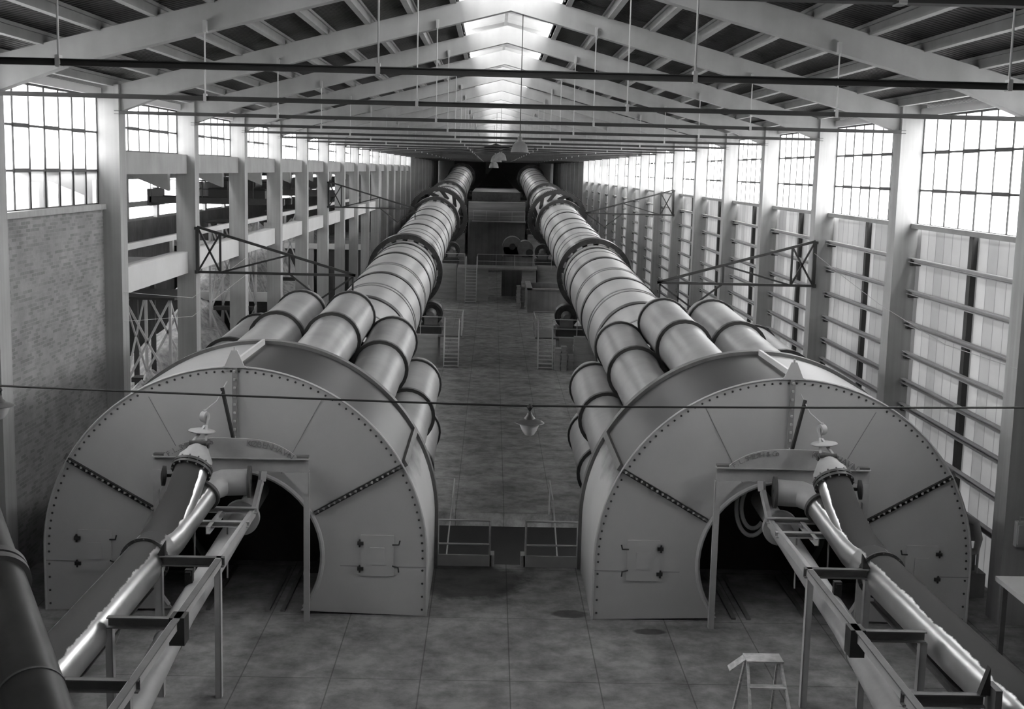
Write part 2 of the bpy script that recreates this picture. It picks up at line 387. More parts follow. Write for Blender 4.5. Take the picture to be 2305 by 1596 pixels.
mon = struct('ceiling_monitor', m, monitor_m)
m = MB(); m.box(MX0-.01, MX0+.01, MY0, MY1, ztop(MX0)+.3, 13.05); m.box(MX1-.01, MX1+.01, MY0, MY1, ztop(MX1)+.3, 13.05); m.build('pane', clear_m, mon)
m = MB()
for a_, b_ in ((MX0-.06, RX), (RX, MX1+.06)):
    za = 13.36 - .22*abs(a_-RX); zb = 13.36 - .22*abs(b_-RX)
    m.add([(a_,MY0,za),(b_,MY0,zb),(b_,MY1,zb),(a_,MY1,za)], [(0,1,2,3)])
m.build('monitor_roof', monroof_m, mon)
# eaves beams
for x, nm in ((WLX, 'left'), (WRX, 'right')):
    s_ = 1 if x > 0 else -1
    for n in range(N0, N1):
        m = MB(); m.box(x-.10, x+.14*1, YN(n)+.27, YN(n+1)-.27, 9.68, 9.86)
        struct('trim_%d' % (n-N0+1 + (100 if s_ > 0 else 0)), m, white_wash)
# end walls
m = MB(); m.box(WLX-.4, WRX+.4, YE, YE+.3, -2.4, 13.4); struct('wall_back', m, end_m)
m = MB(); m.box(WLX-.4, WRX+.4, YB-.3, YB, -2.4, 13.4); struct('wall_front', m, dark_conc)
# pale panels painted on for light openings by the feed end
for xa, xb, za, zb in ((-1.2, .1, 7.5, 9.6), (-8.6, -6.2, 6.5, 9.6), (7.4, 9.2, 6.5, 9.6)):
    m = MB(); m.box(xa, xb, YE-.12, YE-.02, za, zb); o = struct('wall_back_painted_light', m, white_wash)
# ---- left wall
m = MB()                                                        # brick infill next to the camera; unseen bays solid to cut the light
for n in range(N0, 0):
    m.box(WLX-.12, WLX+.12, YN(n)+.27, YN(n+1)-.27, -.3, 7.12 if n > -3 else 9.7)
struct('wall_left', m, brick_m)
m = MB()
for n in range(9, N1): m.box(WLX-.1, WLX+.1, YN(n)+.27, YN(n+1)-.27, -2, 7.9 if n < NW else 9.7)
struct('wall_left_far', m, far_m)
def glazing(n, wx, z0, z1, hs, nv, name):
    y0, y1 = YN(n)+.27, YN(n+1)-.27; m = MB(); t = .035
    for k in range(nv+1):
        y = y0 + (y1-y0)*k/nv; tt = .05 if k in (0, nv) or k % 2 == 0 else .028
        m.box(wx-.03, wx+.03, y-tt/2, y+tt/2, z0, z1)
    for z in hs: m.box(wx-.03, wx+.03, y0, y1, z-.022, z+.022)
    for k in range(0, nv, 2):
        ya = y0 + (y1-y0)*(k+.98 if k+1 < nv else k)/nv
        for z in hs[1:-1]: m.box(wx-.035, wx+.035, ya-(y1-y0)/nv, ya, z-.04, z+.04)
    o = struct(name, m, dark_steel)
    g = MB(); g.box(wx-.008, wx+.008, y0, y1, z0, z1); g.build('pane', glass_m, o)
    return o
wi = 1
for n in range(-2, 0):
    o = glazing(n, WLX, 7.16, 9.68, [7.18, 7.96, 8.84, 9.66], 8, 'window_%d' % wi); wi += 1
    m = MB(); m.box(WLX-.14, WLX+.2, YN(n)+.27, YN(n+1)-.27, 7.06, 7.18); m.build('window_sill', concrete, o)
for n in range(0, NW):
    o = glazing(n, WLX, 8.42, 9.68, [8.44, 9.02, 9.66], 7, 'window_%d' % wi); wi += 1
for n in range(0, NW):                                          # concrete tie walls between the columns
    m = MB(); m.box(WLX-.1, WLX+.30, YN(n)+.27, YN(n+1)-.27, 7.87, 8.42); struct('wall_beam', m, concrete_beam)
for n in range(0, 9):
    m = MB(); m.box(WLX-.12, WLX+.30, YN(n)+.27, YN(n+1)-.27, 4.95, 5.58); m.box(WLX-.3, WLX-.12, YN(n)+.0, YN(n+1)-.0, 4.85, 4.98); struct('wall_beam', m, white_wash)
# ---- right wall: glazing over pale sheeting on girts
for n in range(-2, NW):
    y0, y1 = YN(n)+.27, YN(n+1)-.27
    o = glazing(n, WRX+.02, 7.14, 9.68, [7.16, 7.96, 8.84, 9.66], 8, 'window_%d' % wi); wi += 1
    m = MB(); m.box(WRX-.16, WRX+.05, y0, y1, 7.06, 7.17); m.build('window_sill', purlin_m, o)
m = MB(); m.box(WRX+.12, WRX+.16, YN(-1), YN(NW), -.2, 7.1); struct('wall_right', m, sheet_m)
m = MB(); m.box(WRX+.02, WRX+.2, YN(-2), YN(-1), -.2, 7.1); m.box(WRX+.02, WRX+.2, YN(N0), YN(-2), -.2, 9.7); struct('wall_right_unseen_brick', m, brick_m)  # unseen nearest bays bricked full height to dim the hood fronts
m = MB()
for n in range(NW, N1): m.box(WRX-.05, WRX+.1, YN(n)+.27, YN(n+1)-.27, -2, 9.7)
struct('wall_right_far', m, far_m)
m = MB(); m.box(WRX+.02, WRX+.3, YN(N0), YN(NW), -2.2, -.1); struct('wall_right_base', m, dark_conc)
gz = [6.31, 5.55, 4.80, 4.07, 3.40, 2.80, 2.05, 1.3]
for n in range(-1, NW):
    y0, y1 = YN(n)+.27, YN(n+1)-.27
    fr = sthing('wall_girts', (WRX-.1, (y0+y1)/2, 0))
    for z in gz:
        m = MB(); m.channel((WRX-.06, y0, z), (WRX-.06, y1, z), .11, .11, .02, flip=-1); m.build('girt', steel_grey, fr)
    m = MB(); ym = (y0+y1)/2; m.box(WRX-.02, WRX+.1, ym-.1, ym+.1, -.1, 7.08); m.build('mullion', dark_steel, fr)
    m = MB()
    for z in gz: m.box(WRX-.12, WRX+.1, y1-.14, y1, z-.14, z-.02)
    m.build('girt_bracket', dark_steel, fr)
# ------------------------------------------------------------------ tie beams and their hangers
TZ = 9.31
for n in range(-4, 21):
    y = YN(n); TZ = 9.25 if n == -3 else 9.31; bw = .05 if n > -3 else .07; bh = .08 if n > -3 else .09
    lab = 'slim dark steel tie beam on hanger rods crossing the hall, ' + (('%s one from the camera' % ORD[n+3]) if n >= -3 else 'the one overhead behind the camera')
    t = thing('tie_beam', (RX, y-.24, TZ), lab, 'tie beam', 'steel tie beams hung across the hall under the roof')
    m = MB(); m.channel((XL-.1, y-.24, TZ), (XR+.1, y-.24, TZ), bw, bh, .012); m.channel((XL-.1, y-.26, TZ), (XR+.1, y-.26, TZ), bw, bh, .012, flip=-1)
    m.build('tie_bar', dark_steel, t)
    for x in (-5.05, -1.36, 2.33, 6.02):
        m = MB(); m.tube([(x, y-.25, TZ), (x, y-.25, ztop(x)-.45)], .014, 6); m.box(x-.025, x+.025, y-.31, y-.19, TZ-.055, TZ+.08); m.box(x-.03, x+.03, y-.28, y-.12, ztop(x)-.5, ztop(x)-.3)
        m.build('hanger_rod', steel_grey, t)
# ------------------------------------------------------------------ kilns
KX = -4.55; SL = .0365; KR = 1.65
def kz(y): return 1.1 + SL*(y-22.5)
AX = V((0, 1, SL)).normalized()
def kp(y): return V((KX, y, kz(y)))
def kiln(mir, side):
    t = thing('rotary_kiln', (KX, 110, kz(110)), 'long sloping rotary kiln ringed with dark bands, running down the %s side of the hall' % side, 'kiln', 'rotary kilns', mir=mir)
    m = MB(); m.tube([kp(25.2), kp(100), kp(YE-22)], KR, 72, caps=False); m.build('shell', kiln_m, t, mir)
    m = MB(); m.tube([kp(25.6), kp(25.65)], KR-.02, 48); m.build('kiln_mouth_dark', black_m, t, mir)  # black disc put in for the darkness inside the kiln
    for y in (45.3, 52.7, 60.8, 65.6, 78.3, 85.9, 92.0, 116.5, 124.5, 142, 159, 172):
        m = MB(); m.ring(kp(y), AX, KR+.045, KR-.02, .46 if y < 100 else .55, 72); m.build('dark_band', band_m, t, mir)
    for y in (41.9, 48.6, 49.2, 56.0, 56.5, 63.8, 73.2, 75.0, 82.2, 95.0, 120.5, 134, 138, 148, 153, 165, 178):
        m = MB(); m.ring(kp(y), AX, KR+.03, KR-.02, .16, 72); m.build('weld_seam', seam_m, t, mir)
    for y in (67.5, 101.5, 129.6, 186.0):
        m = MB(); m.ring(kp(y), AX, 1.99, 1.72, .95, 80); m.ring(kp(y), AX, 1.93, 1.72, 1.0, 80)
        ty = m.build('tyre', tyre_m, t, mir)
        m = MB()
        for k in range(18):
            a = 2*PI*k/18; u = V((math.cos(a), 0, math.sin(a))); c = kp(y) + u*1.70; m.bar(c - AX*.75, c + AX*.75, .32, .09, up=u)
        m.build('tyre_pad', seam_m, ty, mir)
    # girth gear: toothed rim on flat tangent springs
    g = MB(); gy = 107.0; g.ring(kp(gy), AX, 2.45, 2.12, .14, 90); g.ring(kp(gy)+AX*.45, AX, 2.45, 2.12, .14, 90); g.ring(kp(gy)+AX*.22, AX, 2.38, 2.26, .46, 90)
    for k in range(110):
        a = 2*PI*k/110; u = V((math.cos(a), 0, math.sin(a))); c = kp(gy)+AX*.22+u*2.47; g.bar(c-AX*.26, c+AX*.26, .05, .09, up=u)
    gg = g.build('girth_gear', band_m, t, mir)
    g = MB()
    for k in range(12):
        a = 2*PI*k/12; u = V((math.cos(a), 0, math.sin(a))); a2 = a+.42; u2 = V((math.cos(a2), 0, math.sin(a2)))
        g.bar(kp(gy)+AX*.22+u*1.64, kp(gy)+AX*.22+u2*2.2, .3, .06, up=AX)
    g.build('spring_plate', band_m, gg, mir)
    # planetary cooler tubes round the discharge end
    y0, y1 = 25.9, 36.4; rc = 2.62
    for k in range(12):
        a = math.radians(15+30*k); u = V((math.cos(a), 0, math.sin(a)))
        c0 = kp(y0) + u*rc; c1 = kp(y1) + u*rc
        def cc(y): return kp(y) + u*rc
        m = MB(); ys = [y0, 30.6, 31.2, 35.4, 35.95, 36.3, 36.5]; rr = [.60, .60, .66, .66, .56, .34, .05]
        m.tube([cc(y) for y in ys], rr, 28); 
        m.tube([cc(35.8)-u*.35, cc(36.2)-u*.55, kp(37.4)+u*1.5], [.36, .34, .30], 16)
        m.build('cooler_tube', cooler_m, t, mir)
    for y, h in ((31.0, .16), (34.9, .12)):
        m = MB()
        for k in range(12):
            a = math.radians(15+30*k); u = V((math.cos(a), 0, math.sin(a))); m.ring(kp(y)+u*rc, AX, .715, .6, h, 28)
        m.ring(kp(y), AX, 2.12, 1.62, h, 60)
        m.build('cooler_strap', band_m, t, mir)
    m = MB(); m.ring(kp(38.3), AX, KR+.06, KR-.02, .5, 72); m.ring(kp(38.6), AX, KR+.18, KR-.02, .1, 72); m.build('inlet_ring', seam_m, t, mir)
    return t
kiln(False, 'left'); kiln(True, 'right')
# ------------------------------------------------------------------ hoods
HR, HY0, HY1, HZ = 3.5, 22.5, 25.7, 1.1
OR_, OZ = 1.58, 1.12
def arch(r, n=64, z0=0.0):
    """half circle on vertical cheeks, left foot to right foot"""
    pts = [(KX-r, z0)]
    for k in range(n+1):
        a = PI - PI*k/n; pts.append((KX+r*math.cos(a), HZ+r*math.sin(a)))
    pts.append((KX+r, z0)); return pts
def hood(mir, side):
    t = thing('kiln_hood', (KX, (HY0+HY1)/2, 0), 'big riveted grey steel hood over the near end of the %s kiln' % side, 'hood', 'kiln hoods', mir=mir)
    # front plate with the round firing opening
    outer = arch(HR, 72); a_in = math.radians(-42)
    inner = []
    n = len(outer)
    for k in range(n):
        a = (PI - a_in) - (PI - 2*a_in)*k/(n-1); inner.append((KX+OR_*math.cos(a), max(OZ+OR_*math.sin(a), 0.0)))
    m = MB(); vs = [(x, HY0, z) for x, z in outer] + [(x, HY0, z) for x, z in inner] + [(x, HY0+.03, z) for x, z in outer] + [(x, HY0+.03, z) for x, z in inner]
    fs = []
    for i in range(n-1): fs += [(i, i+1, n+i+1, n+i), (2*n+i, 3*n+i, 3*n+i+1, 2*n+i+1), (i, 2*n+i, 2*n+i+1, i+1), (n+i, n+i+1, 3*n+i+1, 3*n+i)]
    fs += [(0, n, 3*n, 2*n), (n-1, 3*n-1, 4*n-1, 2*n-1)]
    m.add(vs, fs)
    # rivets round the edge
    rv = MB(); cnt = 74
    for k in range(cnt):
        a = PI*k/(cnt-1); x, z = KX+(HR-.09)*math.cos(a), HZ+(HR-.09)*math.sin(a); rv.lathe((x, HY0, z), [(.022, 0), (.018, .014), (.003, .02)], 6, axis=(0, -1, 0))
    for s_ in (-1, 1):
        for k in range(4): rv.lathe((KX+s_*(HR-.09), HY0, .12+.25*k), [(.022, 0), (.018, .014), (.003, .02)], 6, axis=(0, -1, 0))
    m.build('front_plate', hood_m, t, mir, smooth=20, extra=rv, mat2=dark_steel)
    # barrel
    m = MB(); o2 = arch(HR, 72); i2 = arch(HR-.04, 72); n = len(o2)
    vs = []; fs = []
    for (x, z), (xi, zi) in zip(o2, i2): vs += [(x, HY0+.031, z), (x, HY1, z), (xi, HY1, zi), (xi, HY0+.031, zi)]
    for i in range(n-1):
        for j in range(4): j2 = (j+1) % 4; fs.append((i*4+j, (i+1)*4+j, (i+1)*4+j2, i*4+j2))
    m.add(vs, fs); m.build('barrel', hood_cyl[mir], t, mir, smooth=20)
    # rear rim
    m = MB(); o2 = arch(HR+.07, 72); i2 = arch(HR-.12, 72); vs = []; fs = []
    for (x, z), (xi, zi) in zip(o2, i2): vs += [(x, HY1-.25, z), (x, HY1, z), (xi, HY1, zi), (xi, HY1-.25, zi)]
    for i in range(n-1):
        for j in range(4): j2 = (j+1) % 4; fs.append((i*4+j, (i+1)*4+j, (i+1)*4+j2, i*4+j2))
    m.add(vs, fs); m.build('rear_rim', channel_m, t, mir, smooth=20)
    # rolled edge and rim of the opening
    m = MB(); pts = [V((x, HY0-.005, z)) for x, z in arch(HR-.01, 60)]; m.tube(pts, .022, 6); m.build('edge_bead', hood_m, t, mir)
    m = MB(); pts = []
    for k in range(41):
        a = math.radians(225 - 270*k/40); pts.append(V((KX+(OR_-.0)*math.cos(a), HY0-.03, OZ+OR_*math.sin(a))))
    pts = [p for p in pts if p.z > 0.03]
    m.tube(pts, .045, 8)
    m.build('opening_rim', frame_m, t, mir)
    # black sheet added round the kiln nose for the dark hood interior
    m = MB(); m.ring((KX, 24.9, OZ), (0, 1, 0), 3.4, 1.45, .04, 48); m.build('inner_dark_sheet', black_m, t, mir)
    # bolted radial flanges and the vertical one
    for ang, r0, r1 in ((30, OR_+.08, HR), (150, OR_+.08, HR), (90, OR_+.55, HR)):
        a = math.radians(ang); u = V((math.cos(a), 0, math.sin(a))); c = V((KX, HY0, HZ)); wv = V((-math.sin(a), 0, math.cos(a)))
        m = MB()
        if ang != 90:
            for k in (-1, 1): m.bar(c+u*r0+wv*(k*.03)+V((0,-.035,0)), c+u*(r1-.02)+wv*(k*.03)+V((0,-.035,0)), .07, .014, up=wv)
        else:
            m.bar(c+u*r0+V((0,-.02,0)), c+u*r1+V((0,-.02,0)), .09, .04, up=(0,1,0))
        nb = 16 if ang != 90 else 9; bo = MB()
        for k in range(nb):
            p = c + u*(r0+.08+(r1-r0-.16)*k/(nb-1))
            bo.box(p.x-.018, p.x+.018, HY0-.085, HY0-.035, p.z-.018, p.z+.018)
        m.build('bolted_flange', dark_steel if ang != 90 else seam_m, t, mir, extra=bo, mat2=frame_m)
        if ang != 90:
            m = MB(); p = c+u*(HR+.035); m.bar((p.x, HY0+.05, p.z), (p.x, HY1-.24, p.z), .12, .07, up=u); m.build('barrel_rib', channel_m, t, mir)
    # gusset plate at the crown
    m = MB(); zt = HZ+HR
    m.prism([(KX-.24, zt-.02), (KX-.17, zt+.02), (KX-.05, zt+.30), (KX+.05, zt+.30), (KX+.17, zt+.02), (KX+.24, zt-.02)], HY0-.05, HY0-.02)
    m.bar((KX, HY0, zt+.05), (KX, HY1-.3, zt+.05), .05, .12)
    m.tube([(KX, HY0-.035, zt+.28), (KX, HY0-.035, zt+.36)], .02, 8)
    m.build('crown_gusset', hood_m, t, mir)
    # plate joints
    for ang, r0, r1 in ((62, 1.75, 3.3), (118, 1.75, 3.3)):
        a = math.radians(ang); u = V((math.cos(a), 0, math.sin(a))); c = V((KX, HY0-.003, HZ)); m = MB(); m.bar(c+u*r0, c+u*r1, .012, .006, up=(0, 1, 0)); m.build('plate_joint', seam_m, t, mir)
    for s_ in (-1, 1): m = MB(); m.box(KX+s_*1.9, KX+s_*3.48, HY0-.006, HY0, .93, .94); m.build('plate_joint', seam_m, t, mir)
    # two inspection doors
    for xa, hs in ((-7.42, -1), (-2.27, -1)):
        m = MB(); m.box(xa, xa+.60, HY0-.03, HY0, .76, 1.53); d = m.build('inspection_door', hood_m, t, mir)
        m = MB(); m.box(xa+.17, xa+.43, HY0-.045, HY0-.03, .98, 1.3); m.build('peephole_cover', hood_m, d, mir)
        for z in (.9, 1.38):
            m = MB(); m.box(xa-.06, xa+.05, HY0-.07, HY0, z-.03, z+.03); m.tube([(xa-.02, HY0-.05, z-.07), (xa-.02, HY0-.05, z+.07)], .016, 8); m.build('hinge', dark_steel, d, mir)
        m = MB(); m.tube([(xa+.58, HY0-.04, 1.36), (xa+.70, HY0-.10, 1.38), (xa+.72, HY0-.10, 1.46)], .014, 6); m.build('latch', dark_steel, d, mir); m = MB(); m.tube([(xa+.58, HY0-.04, .96), (xa+.69, HY0-.10, .95), (xa+.70, HY0-.10, .86)], .014, 6); m.build('latch', dark_steel, d, mir)
    return t
hood(False, 'left'); hood(True, 'right')
# firing-floor rails running into each hood
for mir, side in ((False, 'left'), (True, 'right')):
    t = thing('floor_rails', (-4.3, 22.4, 0), 'pair of worn iron rails let into the floor under the %s hood opening' % side, 'rails', mir=mir)
    for x in (-4.0, -3.72, -5.1):
        m = MB(); m.box(x-.04, x+.04, 22.6, 25.2, 0, .035); m.build('rail', channel_m, t, mir)
# ------------------------------------------------------------------ portal frames
def portal_frame(mir, side):
    t = thing('portal_frame', (KX, 22.12, 0), 'light steel portal frame standing before the opening of the %s hood' % side, 'frame', 'portal frames', mir=mir)
    xa, xb, zt, y = -5.93, -3.17, 3.02, 22.1
    for x, f in ((xa+.04, -1), (xb-.04, 1)):
        m = MB(); m.channel((x, y, 0), (x, y, zt-.26), .09, .10, .012, up=(1, 0, 0), flip=1); m.build('post', frame_m, t, mir)
    m = MB(); m.channel((xa, y, zt-.12), (xb, y, zt-.12), .12, .25, .02, flip=-1); m.box(xa, xb, y-.10, y+.10, zt, zt+.02); m.build('beam', frame_m, t, mir)
    m = MB()
    m.prism([(xa, zt-.24), (xa+.45, zt-.24), (xa+.08, zt-.62), (xa, zt-.62)], y-.06, y-.045); m.build('corner_plate', frame_m, t, mir)
    m = MB(); m.prism([(xb, zt-.24), (xb-.45, zt-.24), (xb-.08, zt-.62), (xb, zt-.62)], y-.06, y-.045)
    m.build('corner_plate', frame_m, t, mir)
    m = MB(); m.box(xa+.02, xa+.5, y-.06, y+.06, zt+.02, zt+.06); m.build('packing', channel_m, t, mir); m = MB(); m.box(xb-.45, xb, y-.06, y+.06, zt+.02, zt+.06); m.build('packing', channel_m, t, mir)
    # cast maker's sign on the beam
    s = thing('sign_plate', (KX, y-.08, zt+.02), 'arched cast sign plate with raised lettering on the %s portal beam' % side, 'sign', 'cast sign plates', mir=mir)
    pts = [(KX-1.17, zt+.02), (KX+1.17, zt+.02)]
    for k in range(25):
        u = 1-2*k/24.; pts.append((KX+1.17*u, zt+.06+.31*(1-abs(u)**3.2)))
    m = MB(); m.prism(pts, y-.085, y-.055); m.build('plate', frame_m, s, mir)
    def txt(body, u0, u1, size):
        cx = (MIRX-KX) if mir else KX
        n = len(body)
        for i, ch in enumerate(body):
            if ch == ' ': continue
            u = u0 + (u1-u0)*(i+.5)/n
            z = zt+.06+.31*(1-abs(u)**3.2) - size*.95
            ang = math.atan(-(.31*3.2*abs(u)**2.2*(1 if u > 0 else -1))/1.17)
            cu = bpy.data.curves.new('letter', 'FONT'); cu.body = ch; cu.size = size*1.15; cu.extrude = .008; cu.align_x = 'CENTER'
            o = bpy.data.objects.new('letter_tmp', cu); COL.objects.link(o)
            dg = bpy.context.evaluated_depsgraph_get(); me = bpy.data.meshes.new_from_object(o.evaluated_get(dg))
            bpy.data.objects.remove(o)
            mm = Matrix.Translation(V((cx+1.17*u, y-.09, z)) - V(s['_o'])) @ Matrix.Rotation(-ang, 4, 'Y') @ Matrix.Rotation(PI/2, 4, 'X')
            me.transform(mm); allm.append(me)
    allm = []
    txt('F.L.SMIDTH & Co', -.93, -.25, .115); txt('KØBENHAVN', .25, .93, .135)
    bm = bmesh.new()
    for me in allm: bm.from_mesh(me)
    me = bpy.data.meshes.new('lettering'); bm.to_mesh(me); bm.free(); me.materials.append(seam_m)
    o = bpy.data.objects.new('lettering', me); COL.objects.link(o); o.parent = s
portal_frame(False, 'left'); portal_frame(True, 'right')
# ------------------------------------------------------------------ coal blow pipe and its valve
def bend(p0, p1, p2, n=7, cut=.45):
    p0, p1, p2 = V(p0), V(p1), V(p2); a = p1 + (p0-p1).normalized()*cut; b = p1 + (p2-p1).normalized()*cut
    return [a*(1-t)**2 + p1*2*t*(1-t) + b*t*t for t in [i/(n-1) for i in range(n)]]
def flange(m, c, d, r, w=.05): m.ring(c, d, r, .05, w, 36, ref=(0.3, 0.2, 1)); return m
def blow_pipe(mir, side):
    t = thing('blow_pipe', (-5.3, 16, 2.0), 'wide shiny sheet metal blow pipe forking before the %s hood' % side, 'pipe', 'blow pipes', mir=mir)
    J = V((-5.22, 20.1, 2.12)); sx = .42 if mir else 0.; E0 = V((-5.34-sx, 7.0, 1.93))
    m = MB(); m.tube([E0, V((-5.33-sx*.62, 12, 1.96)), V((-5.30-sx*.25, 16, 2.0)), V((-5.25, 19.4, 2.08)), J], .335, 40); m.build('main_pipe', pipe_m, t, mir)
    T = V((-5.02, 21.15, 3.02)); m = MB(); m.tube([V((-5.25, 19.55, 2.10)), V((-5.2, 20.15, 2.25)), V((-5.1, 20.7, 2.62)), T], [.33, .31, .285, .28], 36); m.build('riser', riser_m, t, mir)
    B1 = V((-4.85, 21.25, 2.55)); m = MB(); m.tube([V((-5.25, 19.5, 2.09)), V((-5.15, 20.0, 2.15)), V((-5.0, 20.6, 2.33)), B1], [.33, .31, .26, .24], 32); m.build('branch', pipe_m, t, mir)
    m = MB(); m.tube([B1, V((-4.78, 21.5, 2.62)), V((-4.6, 21.7, 2.66)), V((-4.18, 21.8, 2.66))], .235, 28); m.build('elbow', pipe_grey, t, mir)
    d1 = (T-V((-5.1, 20.7, 2.62))).normalized()
    m = MB(); flange(m, T-d1*.03, d1, .345, .045); flange(m, T+d1*.035, d1, .345, .045)
    for k in range(14):
        a = 2*PI*k/14; aa = d1.cross(V((1,0,0))).normalized(); bb = d1.cross(aa); c = T + (aa*math.cos(a)+bb*math.sin(a))*.325; m.tube([c-d1*.09, c+d1*.09], .016, 6)
    m.build('riser_flange', flange_m, t, mir)
    dm = V((.01, 1, .02)).normalized(); m = MB(); flange(m, V((-5.26, 19.0, 2.07)), dm, .385, .04)
    for k in range(16):
        a = 2*PI*k/16; c = V((-5.26+.36*math.cos(a), 19.0, 2.07+.36*math.sin(a))); m.tube([c-dm*.05, c+dm*.05], .015, 6)
    m.build('main_flange', flange_m, t, mir)
    db = (B1-V((-5.0, 20.6, 2.33))).normalized(); m = MB(); flange(m, B1, db, .29, .06); m.build('branch_flange', flange_m, t, mir)
    m = MB(); flange(m, V((-4.17, 21.8, 2.66)), (1, .1, 0), .285, .05); m.build('elbow_flange', flange_m, t, mir)
    # conical head, mouth and flap lid
    H = T + d1*.06; m = MB(); m.tube([H, H+d1*.16, H+d1*.28+V((0,0,.03)), H+d1*.36+V((0,.0,.07))], [.30, .29, .20, .15], 28); hd = m.build('valve_head', pipe_grey, t, mir)
    M = H + d1*.42 + V((0,0,.09)); m = MB(); m.box(M.x-.17, M.x+.17, M.y-.12, M.y-.02, M.z-.09, M.z-.02); m.tube([(M.x-.15, M.y-.14, M.z+.01), (M.x+.15, M.y-.14, M.z+.01)], .045, 10); m.build('hinge_block', flange_m, hd, mir)
    Lc = M + V((.0, .15, .16)); m = MB(); m.lathe(Lc, [(.001, .05), (.10, .045), (.22, .015), (.235, 0), (.22, -.015), (.001, -.02)], 32, axis=(.08, .04, 1)); m.build('flap_lid', pipe_grey, t, mir)
    m = MB(); m.bar(M+V((-.12, -.1, 0)), Lc+V((.05, 0, .09)), .05, .03); m.bar(M+V((.12, -.1, 0)), Lc+V((.08, .0, .1)), .04, .03); m.tube([Lc+V((.08, 0, .08)), Lc+V((.10, .05, .28))], .02, 8); m.build('lid_lever', frame_m, t, mir)
    # hand wheel
    Wc = V((-5.55, 21.35, 2.85)); m = MB(); m.lathe(Wc, [(.001, -.05), (.05, -.05), (.17, -.03), (.175, 0), (.17, .03), (.05, .05), (.001, .05)], 28, axis=(-1, -.3, .1)); m.tube([Wc, V((-5.2, 21.25, 2.9))], .03, 8); m.build('hand_wheel', black_m, t, mir)
    # lifting block and rope
    r = thing('rope_tackle', (-4.86, 22.0, 3.75), 'small rope and pulley block hanging over the flap lid of the %s blow pipe' % side, 'pulley', 'rope tackles', mir=mir)
    top = V((-4.66, 22.33, 4.35)); blk = V((-4.93, 21.75, 3.82)); bot = Lc+V((.10, .05, .28))
    m = MB(); m.tube([top, V((-4.78, 22.05, 4.05)), blk+V((0, 0, .1))], .012, 6); m.tube([blk-V((0, 0, .1)), bot], .012, 6); m.build('rope', rope_m, r, mir)
    m = MB(); m.lathe(blk, [(.001, -.05), (.09, -.05), (.10, 0), (.09, .05), (.001, .05)], 16, axis=(1, -.4, 0)); m.tube([blk-V((0,0,.12)), blk+V((0,0,.12))], .025, 6); m.build('pulley_block', pipe_grey, r, mir)
    s = tag(MB().bar((-4.52, 22.15, 3.36), (-4.72, 22.2, 4.26), .05, .05).build('stay_bar', dark_steel, None, mir, origin=((MIRX+4.52) if mir else -4.52, 22.15, 3.36)), 'dark stay bar leaning up from behind the %s sign plate' % side, 'bar', 'stay bars')
blow_pipe(False, 'left'); blow_pipe(True, 'right')
def burner_pipe(mir, side):
    t = thing('burner_pipe', (-4.5, 17, 1.5), 'dull grey burner pipe slung under the support frame of the %s hood' % side, 'pipe', 'burner pipes', mir=mir)
    P = [(-4.33, 23.6, 2.05), (-4.34, 21.9, 1.95), (-4.42, 20.0, 1.72), (-4.5, 18.2, 1.5), (-4.5, 16.5, 1.3), (-4.45, 14.5, 1.12), (-4.4, 12.0, .95), (-4.4, 9, .8)]
    m = MB(); m.tube(P, [.19, .19, .19, .19, .2, .2, .2, .2], 28); m.build('pipe', pipe_grey, t, mir)
    m = MB(); m.ring((-4.34, 21.95, 1.97), (0, 1, .1), .32, .16, .12, 36); m.build('collar', frame_m, t, mir)
    m = MB()
    for a, b in ((17.4, 1.41), (15.6, 1.21), (14.0, 1.085)): m.ring((-4.5 if a > 15 else -4.44, a, b), (0, 1, .1), .212, .18, .03, 28)
    m.build('pipe_joint', steel_grey, t, mir)
    m = MB(); m.box(-4.62, -4.5, 18.9, 19.0, 1.72, 1.98); m.box(-4.6, -4.52, 18.85, 19.05, 1.9, 1.96); m.build('clamp', dark_steel, t, mir)
burner_pipe(False, 'left'); burner_pipe(True, 'right')
